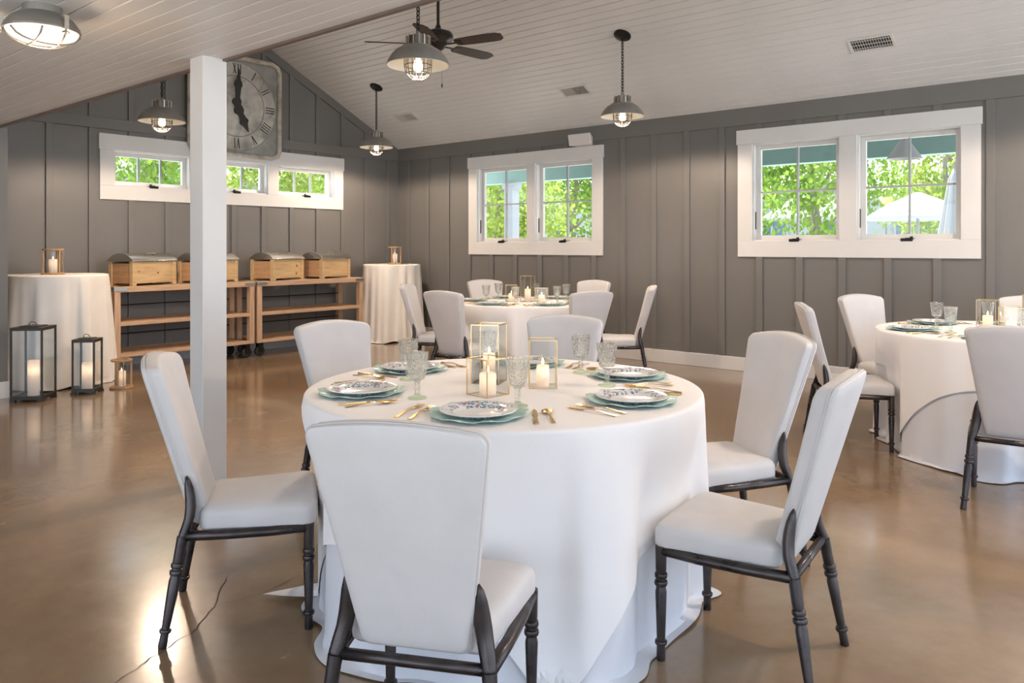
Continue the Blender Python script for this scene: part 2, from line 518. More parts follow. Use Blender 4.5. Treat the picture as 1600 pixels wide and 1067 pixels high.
# gable wall
holes_g = [(3.665, 4.535, 1.965, 2.352), (4.69, 5.56, 1.965, 2.352), (5.715, 6.585, 1.965, 2.352)]
mbg = wall_with_holes(1, YG, YG + .16, XE - .1, XR, 0, ZE, holes_g)
zr = ZE + PITCH * (XR - XRIDGE)
mbg.prism([(XE - .1, ZE), (XR, ZE), (XRIDGE, zr + .1), (XE - .1, ZE + .05)], 1, YG, YG + .16)
wg = struct(mbg.build('wall_gable', 'wall'))
def rake(x):
    return ZE + PITCH * min(XR - x, max(0, x - (2 * XRIDGE - XR)))
for k in range(12):
    x = 3.03 + .412 * k
    inside = 3.51 < x < 6.74
    segs = [(.14, 1.815), (2.52, 2.57)] if inside else [(.14, 2.57)]
    segs.append((2.69, rake(x) - .10))
    for z0, z1 in segs:
        if z1 - z0 > .01:
            MB().box(x - .034, x + .034, YG - .020, YG, z0, z1).build('batten', 'wall', wg, bevel=.003)
MB().box(XE, XR, YG - .022, YG, 2.57, 2.69).build('band_board', 'wall', wg, bevel=.003)
for sgn in (1, -1):
    x0 = XR if sgn > 0 else 2 * XRIDGE - XR
    d_ = .11 * sqrt(1 + PITCH ** 2)
    MB().prism([(x0, ZE), (XRIDGE, zr), (XRIDGE, zr - d_), (x0, ZE - d_)], 1, YG - .024, YG).build('rake_board', 'wall', wg)

# stub wall that closes the low-ceiling bay
ws = struct(MB().box(XL, 2.317, YS, YG + .16, 0, ZFLAT + .3).build('wall_left_bay', 'wall'))
for x in (1.9, 1.45, 1.0, .55):
    MB().box(x - .034, x + .034, YS - .02, YS, .14, ZFLAT).build('batten', 'wall', ws, bevel=.003)
# walls behind the camera, their unseen openings placed and widened for daylight
struct(wall_with_holes(1, YB - .16, YB, XL, XR + .16, 0, ZE + 1.6, [(-3.2, -.2, 0, 2.25), (.2, 2.2, 0, 2.25), (2.5, 7.5, 0, 3.3)]).build('wall_back', 'wall'))
struct(wall_with_holes(0, XL - .16, XL, YB, YG, 0, ZFLAT + .3, [(-2.8, 5.4, 0, 2.25)]).build('wall_left', 'wall'))
# wall above the flat ceiling edge
struct(MB().box(XE - .16, XE, YB, YG, ZFLAT + .035, ZE + .15).build('wall_header', 'wall'))
struct(MB().box(XE - .02, XE + .006, YB, YS, ZFLAT - .013, ZFLAT + .04).build('trim_1', 'brown_trim'))
# baseboards
struct(MB().box(XR - .036, XR, -.2, YG, 0, .142).build('baseboard_right', 'white', bevel=.004))
struct(MB().box(2.317, XR - .02, YG - .036, YG, 0, .142).build('baseboard_gable', 'white', bevel=.004))
struct(MB().box(XL, 2.333, YS - .02, YS, 0, .142).build('baseboard_left', 'white', bevel=.004))
# post
post = struct(MB().box(2.111, 2.25, 3.931, 4.070, 0, ZFLAT + .01).build('trim_2', 'white', bevel=.004))
tag(post, 'square white wooden post standing beside the front table', 'post')
del post['category']

# planked ceilings
PW = .088
def plank_mesh(y0, y1):
    h = PW / 2 - .0012
    return MB().prism([(-h, .014), (-h, .004), (-h + .004, 0), (h - .004, 0), (h, .004), (h, .014)], 1, y0, y1)
cf = struct(MB().box(XL - .1, XE - .01, YB - .1, YS + .05, ZFLAT + .013, ZFLAT + .10).build('ceiling', 'ceiling'))
pm = None
x = XE - PW / 2 - .004
while x > XL:
    if pm is None:
        pl = plank_mesh(YB, YS).build('plank', 'ceiling', cf); pm = pl
    else:
        pl = pm.copy(); COL.objects.link(pl)
    pl.location = (x, 0, ZFLAT)
    x -= PW
ang = math.atan(PITCH)
slope_len = (XR - XRIDGE) / cos(ang)
for sgn, nm in ((1, 'ceiling'), (-1, 'ceiling')):
    root = struct(MB().box(-.16, slope_len, YB - .16, YG + .16, .013, .12).build(nm, 'ceiling'))
    # local x runs up the slope from the eave
    if sgn > 0:
        root.matrix_world = Matrix.Translation((XR, 0, ZE)) @ Matrix(((-cos(ang), 0, sin(ang), 0), (0, 1, 0, 0), (sin(ang), 0, cos(ang), 0), (0, 0, 0, 1)))
    else:
        root.matrix_world = Matrix.Translation((2 * XRIDGE - XR, 0, ZE)) @ Matrix(((cos(ang), 0, -sin(ang), 0), (0, 1, 0, 0), (sin(ang), 0, cos(ang), 0), (0, 0, 0, 1)))
    pp = None
    xx = PW / 2 + .01
    while xx < slope_len:
        if pp is None:
            pp = plank_mesh(YB, YG).build('plank', 'ceiling', root); pl = pp
        else:
            pl = pp.copy(); COL.objects.link(pl)
        pl.location = (xx, 0, 0)
        xx += PW

# ------------------------------------------------------------------ windows
def window(name, axis, wallp, out, a0, a1, z0, z1, opens, flip, panes, label):
    """casing on the inner face (wallp) of a wall; axis = wall normal axis, out=+1 outside direction"""
    root = struct(empty(name)); root['label'] = label
    def bx(p0, p1, b0, b1, q0, q1, mb=None):
        mb = mb or MB()
        lo, hi = sorted((wallp + p0 * out, wallp + p1 * out))
        if axis == 0: mb.box(lo, hi, b0, b1, q0, q1)
        else: mb.box(b0, b1, lo, hi, q0, q1)
        return mb
    zo0, zo1 = opens[0][2], opens[0][3]
    bx(-.032, .002, a0 - .012, a1 + .012, zo1, z1).build('head_casing', 'white', root, bevel=.003)
    bx(-.024, .002, a0, a1, z0, zo0).build('bottom_casing', 'white', root, bevel=.003)
    cur = a0
    for i, (b0, b1, q0, q1) in enumerate(opens):
        bx(-.024, .002, cur, b0, zo0, zo1).build('side_casing' if i == 0 else 'mullion', 'white', root, bevel=.002)
        cur = b1
    bx(-.024, .002, cur, a1, zo0, zo1).build('side_casing', 'white', root, bevel=.002)
    for b0, b1, q0, q1 in opens:
        j = MB()
        t = .012
        for args in ((b0, b0 + t, q0, q1), (b1 - t, b1, q0, q1), (b0 + t, b1 - t, q0, q0 + t), (b0 + t, b1 - t, q1 - t, q1)):
            bx(-.002, .158, *args, mb=j)
        j.build('jamb', 'white', root)
        s = MB(); sw = .045
        c0, c1, r0, r1 = b0 + t, b1 - t, q0 + t, q1 - t
        for args in ((c0, c0 + sw, r0, r1), (c1 - sw, c1, r0, r1), (c0 + sw, c1 - sw, r0, r0 + sw), (c0 + sw, c1 - sw, r1 - sw, r1)):
            bx(.075, .115, *args, mb=s)
        sash = s.build('sash', 'sash', root, bevel=.002)
        nx, nz = panes
        g0, g1, h0, h1 = c0 + sw, c1 - sw, r0 + sw, r1 - sw
        for i in range(nx):
            for k in range(nz):
                u0, u1 = g0 + (g1 - g0) * i / nx, g0 + (g1 - g0) * (i + 1) / nx
                v0, v1 = h0 + (h1 - h0) * k / nz, h0 + (h1 - h0) * (k + 1) / nz
                bx(.092, .096, u0, u1, v0, v1).build('pane', 'pane', sash)
        for i in range(1, nx):
            u = g0 + (g1 - g0) * i / nx
            bx(.078, .110, u - .009, u + .009, h0, h1).build('muntin', 'muntin', sash)
        for k in range(1, nz):
            v = h0 + (h1 - h0) * k / nz
            bx(.079, .109, g0, g1, v - .009, v + .009).build('muntin', 'muntin', sash)
        # crank operator on the sill and slim latch on one jamb
        mid = (b0 + b1) / 2
        hd = bx(-.030, .060, mid - .050, mid + .050, q0 - .010, q0 + t + .006)
        bx(-.042, -.028, mid - .045, mid + .010, q0 + .004, q0 + t + .010, hd)
        bx(-.040, -.026, mid - .055, mid - .030, q0 + .012, q0 + .034, hd)
        hd.build('crank_handle', 'black_metal', root, bevel=.003)
        yl = (b1 - t - .006, b1 - t + .001) if flip else (b0 + t - .001, b0 + t + .006)
        bx(.035, .050, *yl, q0 + .10 * (q1 - q0) + .02, q0 + .28 * (q1 - q0) + .02).build('latch', 'black_metal', root)
    return root
M['muntin'] = mat('grey_muntin', (.33, .35, .35), .5)
window('window_1', 0, XR, 1, 1.20, 3.41, 1.195, 2.515, holes_r[:2], True, (2, 2), 'double casement window with plain white casing and nothing on its head')
window('window_2', 0, XR, 1, 5.10, 7.28, 1.195, 2.515, holes_r[2:], True, (2, 2), 'double casement window with a white speaker box on its head casing')
window('window_3', 1, YG, 1, 3.52, 6.74, 1.812, 2.522, holes_g, False, (3, 1), 'row of three low windows under the big clock')

# ------------------------------------------------------------------ outdoors
struct(MB().box(XR + .16, 90, -40, 60, -.25, -.12).build('ground', 'ground'))
struct(MB().box(-40, XR + .16, YG + .16, 60, -.25, -.12).build('ground', 'ground'))
struct(MB().box(-40, XR + .16, -40, YB - .16, -.25, -.12).build('ground', 'ground'))
struct(MB().box(-40, XL - .16, YB - .16, YG + .16, -.25, -.12).build('ground', 'ground'))
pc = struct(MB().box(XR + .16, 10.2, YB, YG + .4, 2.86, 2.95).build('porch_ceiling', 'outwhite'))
struct(MB().box(9.95, 10.12, YB, YG + .4, 2.37, 2.86).build('porch_beam', 'teal', bevel=.006))
struct(MB().box(XR + .16, 10.3, YB, YG + .4, -.12, -.02).build('porch_floor', 'ground'))
for y in (8.43, 4.28, .2):
    c = MB().box(9.95, 10.13, y - .09, y + .09, -.02, 2.37)
    c.box(9.92, 10.16, y - .12, y + .12, -.02, .14); c.box(9.92, 10.16, y - .12, y + .12, 2.27, 2.37)
    struct(c.build('porch_column', 'outwhite'))
struct(MB().box(XE - .5, XR + .6, YG + .16, YG + .7, ZE + 1.6, ZE + 1.66).build('gable_sun_block', 'outwhite'))  # unseen slab added over the gable windows to block direct sun

def porch_lamp(x, y, z, label):
    r = empty('porch_lamp', (x, y, z)); tag(r, label, 'lamp', 'porch lamps')
    MB().lathe([(.178, 0), (.175, .004), (.045, .20), (.035, .205), (.030, .195), (.165, .004), (.178, 0)], 28).build('cone_shade', 'canvas', r, smooth='auto')
    MB().tube([(0, 0, .20), (0, 0, 2.86 - z)], .006).build('stem', 'black_metal', r)
    MB().lathe([(.05, 2.83 - z), (.05, 2.862 - z)], 16, cap0=True, cap1=True).build('canopy', 'black_metal', r)
porch_lamp(9.0, 2.10, 2.235, 'pale cone porch lamp hanging outside the plain casement window')
porch_lamp(9.0, 5.86, 2.20, 'pale cone porch lamp hanging outside the window with the speaker box')

def leaf_cloud(n, rx, ry, rz, size, seed, clumps=26):
    rnd = random.Random(seed)
    mb = MB()
    cl = []
    while len(cl) < clumps:
        p = Vector((rnd.uniform(-1, 1), rnd.uniform(-1, 1), rnd.uniform(-1, 1)))
        if p.length < 1: cl.append(Vector((p.x * rx, p.y * ry, p.z * rz)))
    for i in range(n):
        c = cl[i % clumps]
        g = lambda: rnd.gauss(0, .20)
        p = c + Vector((g() * rx, g() * ry, g() * rz * .8))
        d = Vector((rnd.uniform(-1, 1), rnd.uniform(-1, 1), rnd.uniform(-.9, .5))).normalized()
        e = d.cross(Vector((rnd.uniform(-1, 1), rnd.uniform(-1, 1), rnd.uniform(-1, 1)))).normalized()
        s = size * rnd.uniform(.6, 1.3)
        mb.add([p, p + d * s * .5 + e * s * .32, p + d * s, p + d * s * .5 - e * s * .32], [(0, 1, 2, 3)])
    return mb
def limb(pts, r0, r1, n=7):
    m = len(pts)
    return MB().tube(pts, [r0 + (r1 - r0) * i / (m - 1) for i in range(m)], n)
CROWN = {}
def tree(x, y, h, label, crown=0, sc=1.0, trunk_r=.11, leaf='leaf', low=1.2):
    r = empty('garden_tree', (x, y, -.12)); tag(r, label, 'tree', 'garden trees')
    rnd = random.Random(int(x * 31 + y * 57))
    tp = [(0, 0, 0), (rnd.uniform(-.1, .1), rnd.uniform(-.1, .1), h * .3), (rnd.uniform(-.2, .2), rnd.uniform(-.2, .2), h * .6), (rnd.uniform(-.3, .3), rnd.uniform(-.3, .3), h * .92)]
    limb(tp, trunk_r, .03, 9).build('trunk', 'bark', r, smooth=True)
    for k in range(7):
        a = k * 2.4 + rnd.uniform(0, .8); z0 = h * (.22 + .07 * k); l = rnd.uniform(.9, 1.7) * sc
        limb([(0, 0, z0), (cos(a) * l * .4, sin(a) * l * .4, z0 + .35), (cos(a) * l, sin(a) * l, z0 + rnd.uniform(.3, .9))], .04, .012, 6).build('branch', 'bark', r, smooth=True)
    if crown not in CROWN:
        CROWN[crown] = leaf_cloud(6500, 1.9, 1.9, 1.75, .15, crown + 3, 34).mesh('foliage')
        CROWN[crown].materials.append(M[leaf])
    f = bpy.data.objects.new('foliage', CROWN[crown]); COL.objects.link(f); f.parent = r
    f['kind'] = 'stuff'
    f.location = (0, 0, h * .62 + (low - 1.2)); f.scale = (sc, sc, h / 4.6); f.rotation_euler = (0, 0, rnd.uniform(0, 6))
    return r
tree(16.0, 5.30, 4.6, 'slim garden tree with forking trunk seen through the plain casement window', 0, .68, .15)
tree(20.2, 3.65, 5.2, 'leafy garden tree with arching limb behind the folded umbrella', 1, .68, .10, 'leaf2')
tree(17.8, 12.7, 5.2, 'bright green garden tree outside the speaker box window', 0, .9)
tree(13.2, 11.35, 4.6, 'yellow-green garden tree close to the porch column', 1, .75)
tree(21.5, 9.3, 5.4, 'tall garden tree behind the patio umbrellas', 0, .75, .14)
tree(20.0, 17.3, 5.4, 'large garden tree far beyond the porch column', 0, .85)
tree(7.4, 15.8, 4.9, 'garden tree outside the low windows, on the post side', 0, .72)
tree(11.2, 16.2, 5.2, 'garden tree outside the low windows, toward the house corner', 1, .85)
tree(14.9, 20.0, 5.4, 'tall loose tree farthest beyond the gable wall', 0, .85)

# pale building across the garden
def far_building(x, y0, y1, h, label, seed):
    r = empty('garden_building', (x, (y0 + y1) / 2, -.12)); tag(r, label, 'building')
    l = (y1 - y0) / 2
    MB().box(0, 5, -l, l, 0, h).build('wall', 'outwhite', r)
    MB().prism([(-.5, h), (5.5, h), (5.5, h + .1), (2.5, h + 1.3), (-.5, h + .1)], 1, -l - .4, l + .4).build('roof', 'outroof', r)
    n = int(l * 2 / 1.9)
    for k in range(n):
        c = -l + (k + .5) * 2 * l / n
        f = MB()
        f.box(-.05, .0, c - .55, c + .55, .7, .78).box(-.05, 0, c - .55, c + .55, 2.35, 2.45).box(-.05, 0, c - .55, c - .48, .78, 2.35).box(-.05, 0, c + .48, c + .55, .78, 2.35).box(-.04, 0, c - .03, c + .03, .78, 2.35)
        wf = f.build('window', 'outwhite', r)
        for q in (-1, 1):
            MB().box(-.02, .0, c + q * .255 - .225, c + q * .255 + .225, .78, 2.35).build('pane', 'outblue', wf)
far_building(25.0, -4, 13, 3.2, 'long white garden building with blue window panes beyond the umbrellas', 1)
far_building(24.0, 14.5, 30, 3.4, 'white garden building behind the trees of the speaker box window', 2)
r = empty('neighbour_house', (9.5, 24, -.12)); tag(r, 'grey-roofed house behind the trees beyond the gable wall', 'building')
MB().box(-7, 7, 0, 6, 0, 3.6).build('wall', 'outwhite', r)
MB().prism([(-.5, 3.6), (6.5, 3.6), (3, 6)], 0, -7.4, 7.4).build('roof', 'outroof', r)
for k in range(5):
    MB().box(-6 + k * 2.6, -4.9 + k * 2.6, -.03, 0, 1.2, 2.8).build('window', 'outblue', r)

def umbrella(x, y, zr_, ztop, rad, label):
    r = empty('patio_umbrella', (x, y, -.12)); tag(r, label, 'umbrella', 'open patio umbrellas')
    MB().tube([(0, 0, 0), (0, 0, ztop + .12)], .025).build('pole', 'grey_metal', r)
    MB().lathe([(.25, 0), (.25, .06), (.05, .09)], 16, cap0=True, cap1=True).build('base', 'grey_metal', r)
    z0, z1 = zr_ + .12, ztop + .12
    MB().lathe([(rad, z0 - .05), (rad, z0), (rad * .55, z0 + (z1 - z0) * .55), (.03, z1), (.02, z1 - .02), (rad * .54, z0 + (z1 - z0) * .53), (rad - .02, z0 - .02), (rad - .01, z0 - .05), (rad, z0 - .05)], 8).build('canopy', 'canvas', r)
umbrella(20.4, 7.0, 2.05, 2.75, 1.3, 'open white patio umbrella seen behind the forking tree trunk')
umbrella(13.8, 3.02, 1.78, 2.18, .82, 'open white patio umbrella beside the folded one')
umbrella(23.3, 5.9, 2.6, 3.3, 1.3, 'large white patio umbrella standing before the white building')
r = empty('folded_umbrella', (12.2, 2.20, -.12)); tag(r, 'folded white patio umbrella hanging in narrow pleats', 'umbrella')
rr = []
for z, a in ((1.0, .20), (1.25, .22), (1.9, .13), (2.35, .07), (2.5, .02)):
    rr.append([((a * (1 + .25 * cos(7 * t))) * cos(t), (a * (1 + .25 * cos(7 * t))) * sin(t), z) for t in [2 * pi * i / 56 for i in range(56)]])
MB().rings(rr).build('canopy', 'canvas', r, smooth=True)
MB().tube([(0, 0, 0), (0, 0, 2.6)], .025).build('pole', 'grey_metal', r)

# ================================================================== CHAIRS
LEGPROF = [(0, .0135), (.02, .0145), (.10, .0135), (.135, .0135), (.14, .0185), (.155, .0200), (.17, .0185), (.175, .0135), (.20, .0135), (.60, .0180), (.63, .0155), (.65, .0150), (.655, .0195), (.675, .0215), (.695, .0195), (.70, .0155), (.715, .0155), (.72, .0190), (.74, .0205), (.76, .0190), (.765, .0160), (.80, .0170), (1.0, .0180)]
def outline(hw0, hw1, l0, l1, rc, nc=6, bow=0.0, nb=9):
    """rounded trapezoid in (a,b): b from l0 (half width hw0) to l1 (half width hw1); far side bowed"""
    pts = []
    cs = [(hw0, l0), (hw1, l1), (-hw1, l1), (-hw0, l0)]
    n = 4
    for i in range(n):
        p = Vector(cs[i]); a = (Vector(cs[i - 1]) - p).normalized(); b = (Vector(cs[(i + 1) % n]) - p).normalized()
        half = a.angle(b) / 2
        dist = rc / math.tan(half)
        c = p + (a + b).normalized() * (rc / sin(half))
        s_, e_ = p + a * dist, p + b * dist
        a0 = atan2(*(s_ - c).yx); a1 = atan2(*(e_ - c).yx)
        da = (a1 - a0 + pi) % (2 * pi) - pi
        for k in range(nc + 1):
            t = a0 + da * k / nc
            pts.append(Vector((c.x + rc * cos(t), c.y + rc * sin(t))))
        if i in (0, 1, 2):   # subdivide the following straight side
            nx_ = cs[(i + 1) % n]
            q = Vector(nx_); aa = (p - q).normalized(); bb = (Vector(cs[(i + 2) % n]) - q).normalized()
            s2 = q + aa * (rc / math.tan(aa.angle(bb) / 2))
            for k in range(1, nb):
                pts.append(pts[-1] * 0 + e_.lerp(s2, k / nb))
    if bow:
        pts = [Vector((p.x, p.y + bow * (1 - (p.x / hw1) ** 2) * max(0, (p.y - l0) / (l1 - l0)) ** 2)) for p in pts]
    return pts
def inset(pts, d, c):
    out = []
    for p in pts:
        v = p - c; l = v.length
        out.append(c + v * max(0, (l - d) / l))
    return out

BZ0, BZ1 = .362, .900
BSL = .30
def back_x(z, y):
    return .112 - BSL * (z - .44) + .55 * y * y
def make_chair():
    root = empty('dining_chair')
    # seat cushion
    o = outline(.172, .221, .105, .484, .032, bow=.010)
    c = Vector((0, .31))
    rings = []
    for z, d in ((.352, .008), (.358, .001), (.364, 0), (.398, 0), (.409, .003), (.418, .009), (.425, .020), (.431, .042), (.436, .085), (.438, .135)):
        rings.append([(p.y, p.x, z) for p in inset(o, d, c)][::-1])
    MB().rings(rings).build('seat', 'fabric', root, smooth='auto')
    # backrest
    ob = outline(.130, .211, BZ0, BZ1, .022, bow=.026)
    cb = Vector((0, .66))
    T = .062
    rings = []
    def lay(t, d):
        rings.append([(back_x(p.y, p.x) - t, p.x, p.y) for p in inset(ob, d, cb)])
    for d in (.17, .12, .07, .035): lay(-.006 * min(1, d / .05), d)
    lay(0, .014); lay(.004, .005); lay(.011, 0); lay(T - .010, 0); lay(T - .003, .004); lay(T, .013)
    for d in (.035, .07, .12, .17): lay(T + .002, d)
    bk = MB().rings(rings).build('backrest', 'fabric', root, smooth='auto')
    for t in (.040, .049):
        MB().tube([(back_x(p.y, p.x) - t, p.x * 1.004, p.y + .0012 * (1 if p.y > .6 else -1)) for p in ob], .0016, 5, closed=True).build('piping', 'fabric', bk, smooth=True)
    # frame
    for s in (-1, 1):
        MB().turned((.460, s * .205, 0), (.460, s * .205, .360), LEGPROF).build('leg', 'chair_metal', root, smooth='auto')
        lg = MB().turned((0, s * .217, 0), (.058, s * .186, .345), LEGPROF)
        lg.build('leg', 'chair_metal', root, smooth='auto')
        pts = [(.056, s * .187, .328), (.060, s * .185, .350), (.068, s * .180, .372), (.077, s * .172, .402), (.080, s * .166, .435), (.078, s * .162, .465), (.074, s * .160, .495), (.069, s * .160, .522), (.066, s * .160, .537)]
        MB().tube(pts, [.018, .0185, .0195, .0205, .0215, .021, .018, .0105, .002], 12, flat=.8).build('back_bracket', 'chair_metal', root, smooth=True)
        MB().tube([(.062, s * .186, .345), (.20, s * .197, .343), (.34, s * .204, .343), (.460, s * .205, .346)], .0165, 12).build('side_rail', 'chair_metal', root, smooth=True)
    MB().tube([(.460, -.205, .346), (.464, 0, .346), (.460, .205, .346)], .0165, 12).build('front_rail', 'chair_metal', root, smooth=True)
    MB().tube([(.062, -.186, .346), (.062, .186, .346)], .0140, 10).build('rear_rail', 'chair_metal', root, smooth=True)
    return root
chair0 = make_chair()
chair_used = [False]
def place_chair(center, az, r, phrase, group, turn=0):
    o = chair0 if not chair_used[0] else copy_tree(chair0)
    chair_used[0] = True
    a = radians(az)
    o.location = (center[0] + r * cos(a), center[1] + r * sin(a), 0)
    o.rotation_euler = (0, 0, a + pi + radians(turn))
    tag(o, 'ivory upholstered chair ' + phrase, 'chair', group)
    return o

# ================================================================== TABLES AND CLOTHS
HT = .752
def cloth(R, H, drop, folds, nth=288, flare=.03, amp=.03, off=0.0, puddle=1.0, rc=.014, push=()):
    """round-table cloth: flat top, rolled edge, pleated hang, spread on the floor where it is long"""
    rings = []
    for q in (0.02, .3, .6, .85, .96):
        rings.append([((R - rc) * q * cos(t), (R - rc) * q * sin(t), H + off) for t in [2 * pi * i / nth for i in range(nth)]])
    R2 = R + off * 1.2
    for k in range(5):
        a = k / 4 * pi / 2
        rings.append([((R2 - rc + rc * sin(a)) * cos(t), (R2 - rc + rc * sin(a)) * sin(t), H + off - rc + rc * cos(a)) for t in [2 * pi * i / nth for i in range(nth)]])
    ns = 26
    for k in range(1, ns + 1):
        ring = []
        for i in range(nth):
            t = 2 * pi * i / nth
            L_ = drop(t) - rc
            s_ = L_ * k / ns
            zmax = H + off - rc - .004 - off * 2.2
            h = min(s_, zmax)
            extra = max(0.0, s_ - zmax)
            g = (h / H)
            r_ = R2 + flare * g ** 1.1 + amp * g ** .65 * (folds(t, g)) + off * .25
            for pa, pr in push:
                da = abs((t - pa + pi) % (2 * pi) - pi)
                q_ = 1 - min(1, max(0, (da - .30) / .14)); q_ = q_ * q_ * (3 - 2 * q_)
                g_ = min(1, max(0, (g - .02) / .36)); g_ = g_ * g_ * (3 - 2 * g_)
                r_ -= max(0, r_ - pr - off) * q_ * g_
            z = H + off - rc - h
            if extra > 0:
                r_ += extra * puddle
                z += .003 * (1 + sin(9 * t + extra * 25)) * min(1, extra / .03)
            ring.append((r_ * cos(t), r_ * sin(t), z))
        rings.append(ring)
    mb = MB()
    mb.rings(rings, cap0=True, cap1=False)
    return mb
def fold_fn(seed, base=(7, 11, 16, 23)):
    rnd = random.Random(seed)
    ph = [rnd.uniform(0, 6.28) for _ in base]
    am = [1.0, .85, .6, .35]
    def f(t, g):
        v = 0
        for n, p, a in zip(base, ph, am):
            v += a * cos(n * t + p + .5 * sin(2 * t + p) + .25 * g)
        v = math.tanh(v * .9)
        return v * (.7 + .3 * sin(3 * t + ph[0]))
    return f
def sq_drop(a, R, corner, off=(0, 0)):
    c0 = radians(corner) - pi / 4
    def f(t):
        p = t - c0
        return a / max(abs(cos(p)), abs(sin(p))) - R
    return f
def banquet_table(center, corner, seed, phr, R=.752, a=1.143, ivory=False, push=()):
    x, y = center
    tb = empty('round_table', (x, y, 0)); tag(tb, 'round folding table hidden under white cloths, ' + phr, 'table', 'round banquet tables')
    MB().lathe([(R - .02, HT - .035), (R - .008, HT - .03), (R - .008, HT - .006), (R - .012, HT - .002)], 64, cap0=True, cap1=True).build('tabletop', 'wood_x', tb, smooth='auto')
    for s in (-1, 1):
        for q in (-1, 1):
            MB().tube([(s * .36, q * .28, 0), (s * .36, q * .28, HT - .03)], .014).build('leg', 'grey_metal', tb)
        MB().tube([(s * .36, -.28, .25), (s * .36, .28, .25)], .010).build('brace', 'grey_metal', tb)
    ff = fold_fn(seed)
    rnd = random.Random(seed)
    lens = [rnd.uniform(.0, 1) for _ in range(24)]
    def dr(t):
        k = t / (2 * pi) * 24; i = int(k) % 24; f = k - int(k); f = f * f * (3 - 2 * f)
        return .742 + .075 * (lens[i] * (1 - f) + lens[(i + 1) % 24] * f)
    mt = 'linen_cool'
    u = cloth(R, HT, dr, ff, flare=.014, amp=.044, push=push).build('floor_length_tablecloth', mt, None, smooth='auto', loc=(x, y, .001))
    tag(u, 'floor-length white tablecloth under the square overlay, ' + phr, 'tablecloth', 'floor-length tablecloths')
    mt = 'linen'
    v = cloth(R, HT, sq_drop(a, R, corner), ff, flare=.020, amp=.044, off=.006, puddle=1.7, push=push).build('overlay_tablecloth', mt, None, smooth='auto', loc=(x, y, .001))
    tag(v, 'square white overlay cloth with slanting hem, ' + phr, 'tablecloth', 'square overlay tablecloths')
    return tb
T1, T2, T3 = (2.30, 1.97), (5.97, 4.82), (5.80, .76)
N1, N2, N3 = 'on the table by the white post', 'on the table by the speaker box window', 'on the table by the plain window'
CH1 = {89: (85, 1.20), 147.6: (145, 1.20), -148: (-149.3, 1.325), -85: (-84.3, 1.205), -29.5: (-34, 1.22), 28: (25, 1.20)}
def pushes(lst): return [(radians(az_), r_ - .500) for az_, r_ in lst]
banquet_table(T1, 51, 3, N1, push=pushes(CH1.values()))
banquet_table(T2, 45, 12, N2, a=1.05, push=pushes([(2, 1.17), (62, 1.16), (122, 1.16), (185, 1.16), (246, 1.16), (302, 1.16)]))
banquet_table(T3, 138, 29, N3, a=1.02, push=pushes([(0, 1.18), (60, 1.18), (117, 1.18), (189, 1.43)]))

def cocktail(x, y, R, H, seed, label, label2):
    tb = empty('cocktail_table', (x, y, 0)); tag(tb, label, 'table', 'tall cocktail tables')
    MB().lathe([(R - .015, H - .03), (R - .004, H - .026), (R - .004, H - .004), (R - .01, H - .001)], 48, cap0=True, cap1=True).build('tabletop', 'wood_x', tb, smooth='auto')
    MB().lathe([(.24, 0), (.24, .015), (.05, .05), (.035, .08), (.035, H - .03)], 20, cap0=True).build('pedestal', 'black_metal', tb, smooth='auto')
    f0 = fold_fn(seed, (8, 13, 17, 22))
    ct = cloth(R, H, lambda t: H - .004 + .02 * cos(5 * t + seed), f0, nth=240, flare=.045, amp=.070).build('cocktail_tablecloth', 'linen_warm', None, smooth='auto', loc=(x, y, .001))
    tag(ct, label2, 'tablecloth', 'cocktail tablecloths')
HC = 1.035
cocktail(2.877, 8.083, .435, HC, 5, 'tall round cocktail table behind the black floor lanterns, under a cloth', 'ivory floor-length cloth on the cocktail table behind the floor lanterns')
cocktail(7.195, 8.225, .395, HC + .02, 8, 'tall round cocktail table in the wall corner, under a cloth', 'ivory floor-length cloth on the cocktail table in the wall corner')

# ================================================================== PLACE SETTINGS
def lathe_obj(name, prof, n, mat_, parent=None, **kw):
    return MB().lathe(prof, n).build(name, mat_, parent, smooth='auto', **kw)
def make_charger():
    n = 120
    rings = []
    def rad(t, r): return r * (1 + (.030 * cos(9 * t) + .012 * cos(18 * t)) * max(0, (r - .09) / .06))
    for r, z in ((.002, .0035), (.085, .0035), (.105, .006), (.125, .009), (.156, .0135), (.1575, .0125), (.156, .0110), (.105, .003), (.085, 0), (.002, 0)):
        rings.append([(rad(t, r) * cos(t), rad(t, r) * sin(t), z + (.003 * cos(9 * t + .6) * (r > .12))) for t in [2 * pi * i / n for i in range(n)]])
    return MB().rings(rings).build('charger_plate', 'charger', None, smooth='auto')
def make_plate():
    return lathe_obj('dinner_plate', [(.0005, .004), (.074, .004), (.080, .006), (.086, .011), (.122, .0195), (.1255, .0195), (.1260, .0180), (.1235, .0160), (.084, .0065), (.078, .001), (.062, 0), (.0005, .001)], 64, 'floral')
def make_goblet():
    r = empty('goblet')
    lathe_obj('foot', [(.0005, 0), (.034, 0), (.0355, .002), (.034, .005), (.018, .009), (.010, .016), (.0005, .016)], 28, 'goblet_foot', r)
    lathe_obj('stem', [(.0005, .0155), (.0098, .0155), (.0080, .026), (.0115, .034), (.0115, .040), (.0085, .048), (.0105, .060), (.016, .066), (.0005, .067)], 16, 'goblet', r)
    lathe_obj('bowl', [(.0005, .066), (.016, .066), (.026, .070), (.031, .080), (.0345, .105), (.0375, .135), (.0400, .145), (.0410, .164), (.0400, .1655), (.0385, .164), (.0365, .140), (.0320, .105), (.0285, .082), (.022, .0735), (.0005, .072)], 36, 'goblet', r)
    return r
